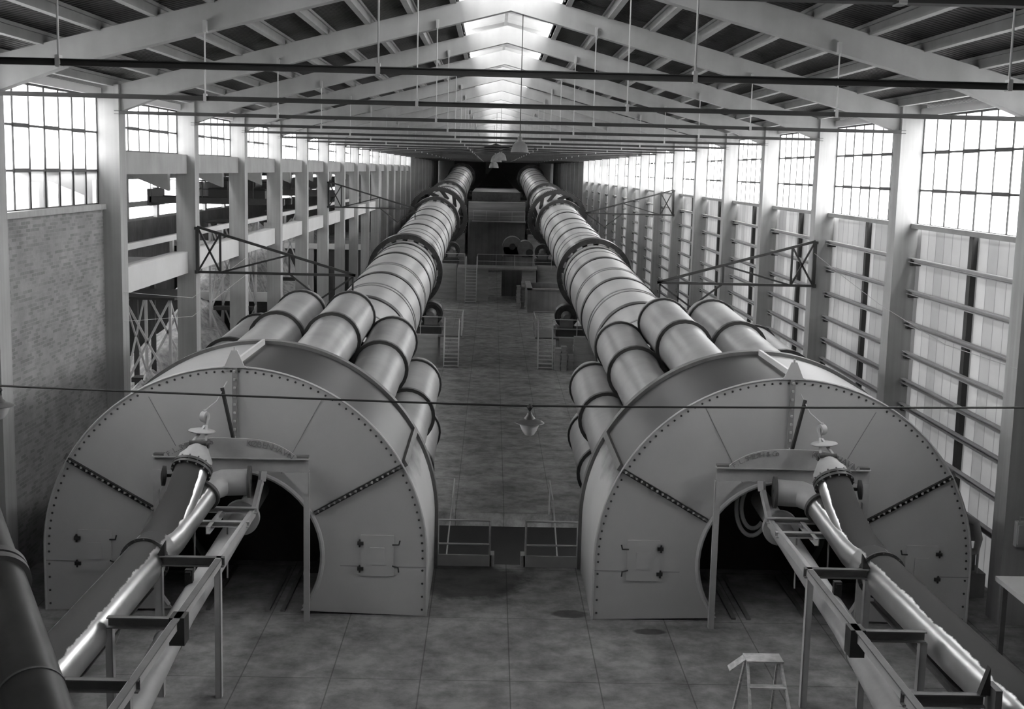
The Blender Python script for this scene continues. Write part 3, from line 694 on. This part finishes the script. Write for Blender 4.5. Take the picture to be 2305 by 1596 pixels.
def support(mir, side):
    t = thing('pipe_support_frame', (-4.6, 17, 0), 'steel rail frame on posts carrying the pipes into the %s hood' % side, 'frame', 'pipe support frames', mir=mir)
    bz = 2.17
    m = MB(); m.channel((-4.62, 20.4, bz), (-4.62, 21.7, bz), .06, .12, .014); m.build('short_rail', frame_m, t, mir)
    m = MB(); m.channel((-5.3, 8.0, 1.57), (-5.3, 19.4, 1.57), .07, .15, .014); m.build('rail_beam', channel_m, t, mir)
    for x, f in ((-4.03, 1),):
        m = MB(); m.channel((x, 8.0, bz), (x, 21.6, bz), .07, .15, .014, flip=-f)
        m.channel((x, 21.6, bz), (x+.06*f, 22.0, bz+.45), .07, .12, .014, flip=-f); m.channel((x+.06*f, 22.0, bz+.45), (x+.08*f, 22.02, 2.8), .07, .12, .014, flip=-f)
        m.build('rail_beam', frame_m, t, mir)
        m = MB(); m.bar((x, 8.0, bz+.09), (x, 18.6, bz+.09), .09, .02); m.build('rail_flange', channel_m, t, mir)
    for y, mt, z in ((21.5, frame_m, bz+.07), (20.8, frame_m, bz+.02), (18.8, channel_m, bz), (16.15, channel_m, bz), (14.1, channel_m, bz), (11.5, channel_m, bz)):
        m = MB(); m.channel((-4.96, y, z), (-3.98, y, z), .09, .10 if mt is frame_m else .15, .015); m.build('cross_channel', mt, t, mir)
    m = MB(); m.channel((-4.98, 14.0, bz-.38), (-4.0, 14.0, bz-.38), .09, .15, .015); m.box(-5.08, -5.0, 13.85, 14.15, bz-.45, bz+.2); m.build('lower_channel', channel_m, t, mir)
    m = MB(); m.box(-4.13, -3.93, 16.02, 16.28, bz-.28, bz+.1); m.build('bracket_block', dark_steel, t, mir)
    m = MB(); m.prism([(-5.0, bz+.08), (-4.88, bz+.08), (-4.88, bz+.30)], 18.75, 18.85); m.build('saddle_bracket', dark_steel, t, mir); m = MB(); m.prism([(-5.0, bz+.08), (-4.88, bz+.08), (-4.98, bz+.42)], 14.0, 14.1); m.build('saddle_bracket', dark_steel, t, mir)
    for x, y in ((-4.03, 18.75), (-4.92, 18.75), (-4.9, 16.15), (-4.03, 13.9)):
        m = MB(); m.channel((x, y, 0), (x, y, bz-.09), .09, .11, .014, up=(0, 1, 0)); m.build('post', frame_m if y > 16.5 else steel_grey, t, mir)
    for x in (-4.9, -4.35): m = MB(); m.tube([(x, 20.8, bz), (x, 20.75, 1.25)], .015, 6); m.build('hanger', steel_grey, t, mir)
support(False, 'left'); support(True, 'right')
# coiled hose bends seen in the right hood opening
m = MB()
for r, dx in ((.42, 0), (.56, -.02)):
    m.tube([V((4.75+dx+.0 - r*math.cos(a)*.55+.25, 22.9, 2.1 - .0 + r*math.sin(a))) for a in [PI*(-.75+1.0*k/14) for k in range(15)]], .04, 8)
tag(m.build('bent_pipe', steel_grey, None, origin=(4.75, 22.9, 2.0)), 'pair of bent small pipes curling inside the right hood opening', 'pipe')
# ------------------------------------------------------------------ big duct by the camera
t = thing('foreground_duct', (-3.8, 9.7, 4.7), 'thick dark flanged duct slanting across the lower left corner', 'duct')
a, b = V((-4.43, 10.74, 5.04)), V((-3.17, 8.59, 4.33)); d = (b-a).normalized()
P0 = a-d*3.2; P1 = b+d*4.0
m = MB(); m.tube([P0, a+d*.9], .235, 40); m.build('upper_section', mat('dark_duct', .035, .38, metal=.0, var=.3, scale=3), t)
m = MB(); m.tube([a+d*.9, b-d*.15, P1], [.245, .245, .245], 40); m.build('lower_section', MATS['dark_duct'], t)
m = MB(); m.ring(a+d*.85, d, .285, .2, .07, 48); m.ring(a+d*.95, d, .285, .2, .07, 48); m.build('duct_flange', channel_m, t)
m = MB(); m.ring(b-d*.15, d, .252, .2, .02, 48); m.build('duct_seam', channel_m, t)
# ------------------------------------------------------------------ lamps on the cross cable
cpts = [V((XL-.05, 19.3, 4.76))]
for k in range(1, 20):
    u = k/20.; x = XL + (XR-XL)*u; cpts.append(V((x, 19.3, 4.76-.17*(1-abs(2*u-1)**1.3))))
cpts.append(V((XR+.05, 19.3, 4.78)))
tag(MB().tube(cpts, .017, 6).build('lamp_cable', black_m, None, origin=(.4, 19.3, 4.6)), 'dark cable strung across the hall from wall to wall, in front of both hoods', 'cable')
def lamp(x, z, label, y=19.3):
    t = thing('hanging_lamp', (x, y, z-.35), label, 'lamp', 'glass bowl lamps on the cross cable')
    m = MB(); m.lathe((x, y, z), [(.01, .03), (.045, .0), (.05, -.02), (.02, -.07), (.008, -.085)], 20); m.build('hanger', black_m, t)
    m = MB(); m.lathe((x, y, z), [(.01, -.085), (.035, -.1), (.05, -.15), (.085, -.185), (.09, -.2), (.17, -.225), (.225, -.255), (.23, -.265), (.18, -.262), (.09, -.25)], 32); m.build('shade', flange_m, t)
    m = MB(); m.lathe((x, y, z), [(.148, -.262), (.145, -.31), (.12, -.38), (.075, -.45), (.03, -.475), (.001, -.48)], 28); m.build('glass_bowl', glass_lamp, t)
lamp(.65, 4.59, 'pale glass bowl lamp with a dark shade hanging at the middle of the cable')
lamp(-7.52, 4.68, 'pale glass bowl lamp hanging on the cable at the far left edge')
def pendant(x, y, z, r, label):
    t = thing('pendant_lamp', (x, y, z), label, 'lamp', 'enamel pendant lamps under the ridge')
    m = MB(); m.lathe((x, y, z), [(r, 0), (r*.97, .06*r/.3), (r*.8, .25*r/.3), (r*.45, .36*r/.3), (r*.25, .38*r/.3), (r*.25, .52*r/.3), (.02, .55*r/.3), (.02, .4*r/.3), (r*.9, .02)], 28); m.build('shade', channel_m, t)
    m = MB(); m.tube([(x, y, z+.5*r/.3), (x, y, ztop(x)-.2)], .012, 6); m.build('cord', dark_steel, t)
pendant(.62, 30.4, 8.62, .21, 'dark dome pendant lamp on a long cord, largest and nearest under the ridge')
pendant(.42, YN(6), 8.75, .36, 'small pale dome pendant beyond the big dark one, right of a close pair')
pendant(.18, YN(7), 8.7, .36, 'small pale dome pendant beyond the big dark one, left of a close pair')
pendant(.05, YN(10), 8.35, .40, 'tiny dome pendant far down the hall, just under the close pair')
# ------------------------------------------------------------------ triangular wall brackets
def wall_truss(y, mir, label, z0, th):
    t = thing('wall_bracket', (XL, y, z0), label, 'bracket', 'triangular steel wall brackets', mir=mir)
    A = V((XL+.06, y-.3, z0+1.33)); B = V((XL+.06, y-.3, z0)); C = V((-4.02, y-.3, z0)); X1 = -8.02
    def zt_(x): return z0+1.33 - 1.33*(x-A.x)/(C.x-A.x)
    m = MB(); m.bar(A, C, th, th); m.build('top_chord', dark_steel, t, mir)
    m = MB(); m.bar(B, C, th, th); m.build('bottom_chord', dark_steel, t, mir)
    m = MB(); m.bar(A, B, th*1.3, th*1.3); m.box(XL-.02, XL+.06, y-.36, y+.3, z0-.05, z0+.05); m.box(XL-.02, XL+.06, y-.36, y+.3, z0+1.25, z0+1.33); m.build('wall_post', dark_steel, t, mir)
    m = MB()
    m.bar((X1, y-.3, zt_(X1)), (X1, y-.3, z0), th*.8, th*.8); m.bar(A, (X1, y-.3, z0), th*.7, th*.7); m.bar(B, (X1, y-.3, zt_(X1)), th*.7, th*.7)
    m.bar((X1, y-.3, z0), (-5.98, y-.3, zt_(-5.98)), th*.7, th*.7); m.bar((-5.98, y-.3, zt_(-5.98)), (-5.98, y-.3, z0), th*.7, th*.7)
    m.bar((-5.98, y-.3, z0), (-5.05, y-.3, z0-.72), th*.7, th*.7)
    m.bar((-4.65, y-.3, z0), (-4.65, y-.3, z0-.6), th*.7, th*.7); m.bar((-4.1, y-.3, z0), (-4.1, y-.3, z0-.55), th*.7, th*.7); m.bar((-5.05, y-.3, z0-.72), (-4.1, y-.3, z0-.05), th*.7, th*.7)
    m.build('lattice', dark_steel, t, mir)
for mir, s in ((False, 'left'), (True, 'right')):
    wall_truss(YN(1), mir, 'dark triangular steel bracket on the %s wall reaching over the near end of the kiln' % s, 4.99, .075)
    wall_truss(YN(5), mir, 'dark triangular steel bracket on the %s wall, the farther and smaller of two' % s, 6.03, .075)
# ------------------------------------------------------------------ kiln support stations
def stairs(parent, x0, x1, ytop, ybot, zt, zb, n, mir, rail=True):
    for k in range(n):
        u = (k+.5)/n; y = ytop+(ybot-ytop)*u; z = zt+(zb-zt)*u; m = MB(); m.box(x0, x1, y-.12, y+.12, z-.02, z+.02); m.build('tread', frame_m, parent, mir)
    for x in (x0, x1): m = MB(); m.bar((x, ytop, zt), (x, ybot, zb), .05, .16); m.build('stringer', frame_m, parent, mir)
    if rail:
        for x in (x0, x1):
            m = MB()
            m.tube([(x, ytop, zt+.95), (x, ybot, zb+.95)], .025, 6)
            for u in (0, .5, 1): y = ytop+(ybot-ytop)*u; z = zt+(zb-zt)*u; m.tube([(x, y, z), (x, y, z+.95)], .02, 6)
            m.build('handrail', frame_m, parent, mir)
def railing(m, pts, h=.98):
    for a, b in zip(pts[:-1], pts[1:]):
        a, b = V(a), V(b); L = (b-a).length; n = max(1, int(round(L/1.3)))
        m.tube([a+V((0,0,h)), b+V((0,0,h))], .024, 6); m.tube([a+V((0,0,h*.5)), b+V((0,0,h*.5))], .018, 6)
        for k in range(n+1): p = a.lerp(b, k/n); m.tube([p, p+V((0,0,h))], .022, 6)
def roller(x, y, z, r, parent, mir):
    m = MB(); m.lathe((x, y, z), [(.001, -.3), (r*.78, -.3), (r*.8, -.36), (r, -.36), (r, .36), (r*.8, .36), (r*.78, .3), (.001, .3)], 36, axis=AX); ro = m.build('support_roller', tyre_m, parent, mir)
    m = MB(); m.lathe((x, y, z), [(.001, -.8), (.16, -.8), (.26, -.62), (.28, -.4), (.28, .4), (.26, .62), (.16, .8), (.001, .8)], 24, axis=AX); m.box(x-.35, x+.35, y-.75, y-.45, z-.6, z-.1); m.box(x-.35, x+.35, y+.45, y+.75, z-.6, z-.1); m.build('bearing', channel_m, ro, mir)
def station(y, mir, side, which, deckz, roll_r=.62):
    az = kz(y); t = thing('kiln_pier', (KX, y, ZL), 'concrete pier with rollers, deck and steps under the %s kiln, %s' % (side, which), 'pier', 'kiln piers', mir=mir)
    rd = 1.99+roll_r; rz = az - rd*math.cos(math.radians(33)); rx = rd*math.sin(math.radians(33)); top = rz-roll_r-.05
    m = MB(); m.box(KX-2.3, KX+1.85, y-1.6, y+1.6, ZL, top-.35); m.build('pier_block', pier_conc, t, mir)
    m = MB(); m.box(KX-2.1, KX+2.0, y-1.0, y+1.0, top-.35, top); 
    for s_ in (-1, 1): m.box(KX+s_*rx-.5, KX+s_*rx+.5, y-.9, y+.9, top, top+.1)
    m.build('base_plate', dark_steel, t, mir)
    for s_ in (-1, 1): roller(KX+s_*rx, y, rz, roll_r, t, mir)
    return t, top
for mir, s in ((False, 'left'), (True, 'right')):
    y = 67.5; t, top = station(y, mir, s, 'nearest the hood', -.47)
    m = MB(); m.box(-3.4, -1.45, 66.0, 69.4, -.55, -.47); m.build('deck', channel_m, t, mir)
    m = MB(); railing(m, [(-1.47, 69.4, -.47), (-1.47, 66.0, -.47)]); railing(m, [(-3.0, 69.4, -.47), (-1.47, 69.4, -.47)]); railing(m, [(-4.9, 65.85, -.47), (-2.35, 65.85, -.47)]); m.build('railing', frame_m, t, mir)
    stairs(t, -2.35, -1.6, 65.95, 64.9, -.5, ZL, 8, mir)
    y = 101.5; t, top = station(y, mir, s, 'beside the big gear', .6)
    y = 129.6; t, top = station(y, mir, s, 'beyond the big gear', 2)
    y = 186.0; t, top = station(y, mir, s, 'at the far end', 2)
# cross bridge between the second piers
t = thing('cross_bridge', (.5, 100, .6), 'railed walkway joining the two kilns across the middle of the hall', 'walkway')
m = MB(); m.box(-2.6, 3.6, 98.6, 101.5, .5, .62); m.build('deck', pier_conc, t)
m = MB(); railing(m, [(-3.9, 98.6, .62), (-2.05, 98.6, .62)], 1.05); railing(m, [(-1.05, 98.6, .62), (4.7, 98.6, .62)], 1.05); m.build('railing', frame_m, t)
stairs(t, -1.95, -1.1, 98.4, 97.0, .55, ZL, 11, False)
t = thing('bridge_abutment', (-1.2, 100, ZL), 'pale concrete block under the left half of the walkway', 'block')
m = MB(); m.box(-2.64, -.2, 98.9, 101.6, ZL, .5); m.build('block', pier_conc, t)
t = thing('bridge_abutment', (3.0, 100, ZL), 'pale concrete block under the right end of the walkway', 'block')
m = MB(); m.box(2.45, 3.55, 98.9, 101.6, ZL, .5); m.build('block', pier_conc, t)
# drive gear by the right kiln
t = thing('gear_drive', (2.3, 103.8, .6), 'dark gearbox and motor driving the big gear of the right kiln', 'machine')
m = MB(); m.box(.9, 3.5, 103.2, 105.4, ZL, 1.2); m.build('plinth', dark_conc, t)
m = MB(); m.tube([(1.7, 103.2, 2.05), (1.7, 104.6, 2.05)], .8, 28); m.box(1.0, 2.5, 103.2, 104.6, 1.2, 2.0); m.tube([(2.75, 103.1, 1.9), (2.75, 104.7, 1.9)], .65, 28); m.build('gear_case', channel_m, t)
m = MB(); m.tube([(3.1, 102.9, 1.6), (3.1, 105.6, 1.6)], .3, 20); m.tube([(1.7, 102.9, 2.05), (1.7, 103.3, 2.05)], .25, 16); m.build('shaft', dark_steel, t)
# walls between the piers farther on
t = thing('block_wall', (.5, 129, ZL), 'dark cross wall with a lighter brick upper band behind the walkway', 'wall')
m = MB(); m.box(-2.4, 3.35, 128.6, 131, ZL, 3.05); m.build('lower_wall', dark_conc, t)
m = MB(); m.box(-2.4, 3.35, 128.6, 131, 3.05, 4.95); m.build('upper_wall', mat('upper_brick', .17, .9, var=.3, scale=1, stretch=(.3, 1, 6)), t)
m = MB(); railing(m, [(-1.9, 127.6, 3.1), (3.3, 127.6, 3.1)], 1.0); m.box(-2.0, 3.4, 127.5, 128.6, 3.0, 3.08); m.build('railing', steel_grey, t)
t = thing('feed_housing', (.5, 190, ZL), 'dark dust housing between the far ends of the kilns', 'housing')
m = MB(); m.box(-2.4, 3.3, 150, 196, ZL, 5.6); m.build('housing', channel_m, t)
m = MB(); m.prism([(-2.2, 5.6), (3.1, 5.6), (.6, 9.0), (.3, 9.0)], 196.5, 197); m.build('chute', dark_steel, t)
# concrete bin and brick piles on the lower floor
t = thing('concrete_bin', (4.1, 95.5, ZL), 'low dark concrete bin with a pale rim below the right end of the walkway', 'bin')
m = MB(); m.box(2.7, 3.0, 91.5, 97.5, ZL, -.35); m.box(5.6, 5.9, 91.5, 97.5, ZL, -.35); m.box(3.0, 5.6, 91.5, 91.8, ZL, -.35); m.box(3.0, 5.6, 97.2, 97.5, ZL, -.35); m.build('bin_wall', dark_conc, t)
m = MB(); m.box(2.65, 5.95, 91.4, 91.85, -.35, -.25); m.box(2.65, 3.05, 91.4, 97.6, -.35, -.25); m.build('rim', concrete, t)
def brick_pile(x, y, w, h, label, dy=.5):
    m = MB(); z = ZL; k = 0
    while z < ZL+h-.05:
        o = random.uniform(-.03, .03); m.box(x-w/2+o, x+w/2+o, y-dy/2+o, y+dy/2+o, z, z+.11); z += .115; k += 1
    tag(m.build('brick_stack', pier_conc, None, origin=(x, y, ZL)), label, 'bricks', 'stacks of bricks beside the kilns')
brick_pile(2.1, 94.0, .28, 1.7, 'tall pale narrow stack of bricks left of the concrete bin')
brick_pile(2.42, 94.3, .26, 1.95, 'taller pale stack of bricks touching the concrete bin')
brick_pile(3.55, 64.9, .3, 1.2, 'narrow leaning stack of bricks next to the right pier steps')
brick_pile(3.86, 64.8, .28, 1.25, 'second narrow stack of bricks from the right pier steps')
brick_pile(4.23, 65.0, .28, .85, 'lowest stack of bricks before the right pier')
brick_pile(4.75, 65.2, .75, 1.75, 'broad tall stack of bricks against the right pier')
# ------------------------------------------------------------------ platform edge rails, steps and pit rails
t = thing('edge_railing', (-.45, 25.5, 0), 'two-bar pipe railing at the platform edge beside the left hood', 'railing', 'platform edge railings')
def edge_rail(x0, x1, t, mir):
    m = MB(); y = 25.55
    for z in (.98, .47): m.tube([(x0, y, z), (x1, y, z)], .022, 8)
    m.tube([(x1, y, 0), (x1, y, .98)], .022, 8); m.tube([(x0, y, 0), (x0, y, .98)], .022, 8); m.build('rails', frame_m, t, mir)
    m = MB(); m.box(x0, x1+.04, y-.02, y+.02, .0, .24); m.box(x1, x1+.10, y-.02, y+.3, .0, .24); m.build('kick_plate', steel_grey, t, mir)
edge_rail(-.98, .10, t, False)
t = thing('edge_railing', (MIRX+.45, 25.5, 0), 'two-bar pipe railing at the platform edge beside the right hood', 'railing', 'platform edge railings'); edge_rail(-.98, .10, t, True)
t = thing('pit_steps', (.47, 26.5, -1), 'steep dark steps dropping through the gap in the platform railing', 'steps')
stairs(t, .12, .83, 25.8, 27.6, -.1, ZL-1.2, 12, False, rail=False)
for mir, s in ((False, 'left'), (True, 'right')):
    m = MB(); m.tube([(-1.12, 33.2, -3.2), (-.95, 34.8, -1.0), (-.95, 36.9, -.95), (-.95, 36.9, -2.0), (-.95, 36.9, -.95), (-1.6, 36.9, -.95), (-2.6, 36.9, -.95), (-2.6, 36.9, -2.0)], .02, 6)
    tag(m.build('pit_rail', frame_m, None, mir, origin=((MIRX+1) if mir else -1, 35, -2)), 'thin handrail by the dark pit behind the %s hood' % s, 'railing', 'pit handrails')
# ------------------------------------------------------------------ stepladder in front
t = thing('stepladder', (4.3, 17.6, 0), 'worn wooden stepladder standing open on the floor, right of centre', 'ladder')
Lx = [3.83, 4.30]
def lad(x, side, u):  # front legs lean towards the camera
    top = V((x, 17.42, 1.28)); bot = V((x+side*.10, 16.1, 0)); return top.lerp(bot, u)
for x, sd in ((3.83, -1), (4.30, 1)):
    m = MB(); m.bar(lad(x, sd, 0), lad(x, sd, 1), .035, .07); m.build('front_rail', wood_m, t)
    m = MB(); m.bar((x, 17.55, 1.25), (x+sd*.06, 18.1, 0), .03, .05); m.build('rear_leg', wood_m, t)
for k in range(4):
    u = .22+.23*k; a = lad(3.83, -1, u); b = lad(4.30, 1, u); m = MB(); m.box(a.x, b.x, a.y-.08, a.y+.06, a.z-.012, a.z+.012); m.build('tread', wood_m, t)
m = MB(); m.box(3.80, 4.33, 17.3, 17.62, 1.28, 1.305); m.build('top_board', wood_m, t)
m = MB(); m.add([(3.80,17.4,1.29),(3.80,17.6,1.29),(3.58,17.6,1.12),(3.58,17.4,1.12),(3.80,17.4,1.27),(3.80,17.6,1.27),(3.58,17.6,1.10),(3.58,17.4,1.10)], [(0,1,2,3),(7,6,5,4),(0,3,7,4),(1,5,6,2),(2,6,7,3),(0,4,5,1)]); m.build('folding_flap', wood_m, t)
# ------------------------------------------------------------------ right-hand side: pump set, switch box, table
t = thing('pump_set', (9.4, 24.6, 0), 'dark pump set with bent pipes against the right wall behind the hood', 'pump')
m = MB(); m.box(9.15, 9.95, 24.1, 25.2, 0, .5); m.build('plinth', dark_conc, t)
m = MB(); m.tube([(9.2, 24.5, .95), (9.62, 24.35, .95)], .2, 20); m.tube([(9.55, 24.6, 1.25), (9.9, 24.6, 1.25)], .22, 20); m.box(9.2, 9.8, 24.3, 24.9, .5, .85); m.build('pump_body', channel_m, t)
m = MB(); m.tube([(9.3, 24.4, 1.55), (9.55, 24.3, 1.6), (9.72, 24.2, 1.5), (9.78, 24.15, 1.2), (9.74, 24.15, .95), (9.5, 24.2, .9)], .075, 14); m.tube([(9.78, 24.15, 1.0), (9.78, 24.15, .3)], .03, 8); m.build('bent_pipe', steel_grey, t)
m = MB(); m.lathe((9.3, 24.4, 1.62), [(.001, .02), (.15, .02), (.16, 0), (.15, -.02), (.001, -.02)], 20); m.build('valve_wheel', channel_m, t)
t = thing('switch_box', (9.85, 22.5, 1.9), 'pale metal switch box fixed on the first right-hand column', 'switch box')
m = MB(); m.box(9.78, 10.02, 22.44, 22.575, 1.55, 2.02); m.build('case', frame_m, t); m = MB(); m.box(9.80, 10.0, 22.41, 22.44, 1.6, 1.97); m.build('cover', steel_grey, t)
m = MB(); m.tube([(9.84, 22.5, 2.02), (9.84, 22.5, 2.1), (9.94, 22.5, 2.1), (9.94, 22.5, 2.02)], .015, 6); m.build('conduit', steel_grey, t)
t = thing('work_table', (9.2, 19.4, 0), 'white table top just entering the picture at the right edge', 'table')
m = MB(); m.box(8.42, 9.4, 18.6, 20.0, 1.70, 1.78); m.build('table_top', white_wash, t)
for x, y in ((8.55, 18.7), (8.55, 19.9), (9.3, 18.7), (9.3, 19.9)):
    m = MB(); m.box(x-.04, x+.04, y-.04, y+.04, 0, 1.70); m.build('leg', channel_m, t)
# slack wires
def wire(pts, label, r=.008):
    m = MB(); m.tube([V(p) for p in pts], r, 5); tag(m.build('slack_wire', steel_grey, None, origin=pts[0]), label, 'wire')
wire([(XR+.0, 38.5, 6.1), (XR+.1, 34.5, 5.5), (XR-.02, 30.9, 5.15), (XR+.1, 26.6, 4.75), (XR, 22.6, 4.85)], 'slack wire looping along the right-hand columns')
for k, (za, w_) in enumerate(((.9, 'upper'), (.5, 'lower'))):
    wire([(-8.72, 30.2, 5.1-k*.7), (-8.0, 34, 4.6-k*.5), (XL+.05, 45.2, 4.9-k*.6)], 'thin %s wire sagging between left-hand columns' % w_, .006)
for k, w_ in enumerate(('left', 'middle', 'right')):
    wire([(-6.7+.22*k, 20.7, .02), (-5.6+.12*k, 21.9, 2.75)], 'thin guy wire slanting down beside the left blow pipe, %s of three' % w_, .006)
# ------------------------------------------------------------------ the store beyond the left columns
AXW = -24.0
m = MB()
m.box(AXW-.2, AXW, 25, 200, 4.2, 4.4)
for n in range(-2, 22):
    m.box(AXW-.3, AXW+.3, YN(n)-.3, YN(n)+.3, 4.3, 8.3)
m.box(AXW-.15, AXW+.1, 25, 101, 5.15, 5.5); m.box(AXW-.15, AXW+.1, 101, 200, 5.05, 6.65)
m.box(AXW-.15, AXW+.1, 25, 200, 7.0, 8.3)
struct('wall_store', m, concrete)
m = MB(); m.box(AXW-.2, AXW, 25, 200, -2, 4.2); struct('wall_store_lower', m, dark_conc)
m = MB(); m.box(AXW-.02, AXW+.02, 25, 200, 4.4, 7.0); struct('window_99', m, glass_m)
m = MB(); m.box(AXW-.4, WLX-.32, 25, 200, 8.2, 8.35); struct('ceiling_store', m, roof_m)
m = MB(); m.box(AXW-.2, WLX-.3, 200, 200.3, -2, 8.3); m.box(AXW-.2, WLX-.3, 25, 25.3, -2, 8.3); struct('wall_store_ends', m, dark_conc)
for n in range(-1, 20):
    m = MB(); y = YN(n); m.prism([(WLX-.3, 8.2), (AXW, 8.2), (AXW, 7.4), (AXW+1.2, 7.85), (WLX-1.6, 7.85), (WLX-.3, 7.35)], y-.15, y+.15); struct('store_beam', m, concrete_beam)
# cross frames with a pale beam
for i, (y, zb) in enumerate(((58.0, 1.95), (96.0, 1.95))):
    t = thing('concrete_gantry', (-16, y, ZL), 'pale concrete cross frame in the left store, %s' % ('the nearer one' if i == 0 else 'the farther one'), 'frame', 'cross frames in the left store')
    m = MB(); m.box(AXW, WLX-.32, y, y+.3, zb, zb+.42); m.build('beam', white_wash, t)
    for x in (-11.3, -13.6, -17, -20.5):
        m = MB(); m.box(x-.18, x+.18, y+.02, y+.28, ZL, zb+1.9); m.build('post', concrete, t)
    m = MB(); m.box(AXW, WLX-.32, y+.3, y+.4, ZL, zb); m.build('opening_dark', black_m, t)  # black sheet painted for the darkness of the openings under the beam
# overhead crane in the store
t = thing('gantry_crane', (-16.5, 62, 6.3), 'dark overhead crane bridge with a winch in the left store', 'crane')
m = MB(); m.box(-16.4, WLX-.7, 61.2, 61.5, 6.25, 6.55); m.box(-16.4, WLX-.7, 63.4, 63.7, 6.25, 6.55); m.box(-16.5, -16.3, 61.2, 63.7, 6.1, 6.9); m.build('bridge_girder', dark_steel, t)
m = MB(); m.box(-13.6, -10.9, 61.3, 63.6, 6.55, 7.0); m.tube([(-11.7, 61.6, 7.25), (-11.7, 63.3, 7.25)], .3, 20); m.tube([(-12.9, 61.6, 7.25), (-12.9, 63.3, 7.25)], .3, 20); m.build('winch', black_m, t)
m = MB(); railing(m, [(-16.3, 61.1, 6.55), (-10.2, 61.1, 6.55)], .8); m.build('crane_rail', dark_steel, t)
t = thing('gantry_crane', (-16.5, 84, 6.3), 'second dark crane bridge farther back in the left store', 'crane')
m = MB(); m.box(-18, WLX-.7, 83.2, 83.5, 6.2, 6.6); m.box(-18, WLX-.7, 85.4, 85.7, 6.2, 6.6); m.box(-13.0, -11.0, 83.3, 85.6, 6.8, 7.4); m.build('bridge_girder', dark_steel, t)
t = thing('side_rail', (-10.4, 60, 5.5), 'pale rail on short posts running just behind the white beam of the left wall', 'rail')
m = MB(); m.box(-10.47, -10.33, 31, 120, 5.68, 5.86); m.build('rail', white_wash, t)
for k in range(12):
    m = MB(); m.box(-10.45, -10.35, 33.8+BAY*k, 34.0+BAY*k, 4.9, 5.68); m.build('post', steel_grey, t)
t = thing('walkway_slab', (-10.1, 75, 4.8), 'dark walkway slab behind the white beam of the left wall', 'walkway')
m = MB(); m.box(-10.6, WLX-.31, 31, 120, 4.75, 4.9); m.build('slab', dark_conc, t)
# steel trestle close behind the first opening
def trestle(x, y, label, z0=-2, z1=3.7):
    t = thing('steel_trestle', (x, y, z0), label, 'trestle', 'braced steel trestles in the left store')
    hw, hy = .75, 1.3
    for i in (-1, 1):
        for j in (-1, 1):
            m = MB(); m.bar((x+i*hw, y+j*hy, z0), (x+i*hw, y+j*hy, z1), .09, .09); m.build('leg', frame_m, t)
    m = MB(); mid = (z0+z1)/2
    for i in (-1, 1):
        for za, zb in ((z0, mid), (mid, z1)): m.bar((x+i*hw, y-hy, za), (x+i*hw, y+hy, zb), .05, .07); m.bar((x+i*hw, y+hy, za), (x+i*hw, y-hy, zb), .05, .07)
    for j in (-1, 1):
        for za, zb in ((z0, mid), (mid, z1)): m.bar((x-hw, y+j*hy, za), (x+hw, y+j*hy, zb), .05, .07); m.bar((x+hw, y+j*hy, za), (x-hw, y+j*hy, zb), .05, .07)
    m.build('bracing', frame_m, t)
    m = MB(); m.box(x-hw-.2, x+hw+.2, y-hy-.2, y+hy+.2, z1, z1+.08); m.build('cap_plate', black_m, t); m = MB(); m.box(x-hw-.1, x+hw+.1, y-.3, y+.3, mid-.1, mid+.05); m.build('middle_plate', black_m, t)
trestle(-11.3, 43.0, 'braced steel trestle seen through the first opening of the left wall')
trestle(-11.5, 58.5-1.8, 'braced steel trestle seen through the second opening of the left wall', z1=5.6)
trestle(-11.6, 72.0, 'braced steel trestle seen through the third opening of the left wall', z1=5.6)
def heap(x, y, rx, ry, h, m_, label, name='clinker_heap'):
    bm = bmesh.new(); bmesh.ops.create_icosphere(bm, subdivisions=4, radius=1)
    from mathutils import noise
    for v in bm.verts:
        n = noise.noise(v.co*2.3+V((x, y, 0)))*.35 + noise.noise(v.co*7)*.12; r = math.hypot(v.co.x, v.co.y)
        z = max(0, (1-r*.95))*h*(1+n) if v.co.z >= 0 else 0
        v.co = V((v.co.x*rx*(1+.2*n), v.co.y*ry*(1+.2*n), z + (.12*n*h if v.co.z > 0 else 0)))
    me = bpy.data.meshes.new(name); bm.to_mesh(me); bm.free(); me.materials.append(m_); me.shade_smooth()
    o = bpy.data.objects.new(name, me); COL.objects.link(o); o.location = (x, y, ZL); tag(o, label, 'heap')
heap(-11.6, 42.6, 2.0, 5.0, 3.6, rock_m, 'bright rubble heap at the foot of the nearest trestle')
heap(-13.4, 57, 3.6, 7.5, 4.6, heap_m, 'pale dusty heap beyond the second left opening')
heap(-15.5, 78, 5.5, 14, 7.0, heap_m, 'long grey heap filling the far part of the left store')
heap(-17, 108, 6, 14, 6.5, heap_m, 'farthest grey heap in the left store')
t = thing('hopper_box', (-14.5, 47.5, 3.0), 'dark steel hopper on legs below the crane in the left store', 'hopper')
m = MB(); m.prism([(-16.2, 4.4), (-12.8, 4.4), (-13.6, 3.0), (-15.4, 3.0)], 46.5, 49.5); m.build('bin', dark_steel, t)
m = MB(); m.box(-16.3, -12.7, 46.4, 49.6, 4.4, 4.5); m.build('rim', concrete, t)
for x in (-15.9, -13.1):
    for y in (46.8, 49.2):
        m = MB(); m.box(x-.08, x+.08, y-.08, y+.08, ZL, 4.0); m.build('leg', dark_steel, t)
for o in list(bpy.data.objects):
    if '_o' in o.keys(): del o['_o']
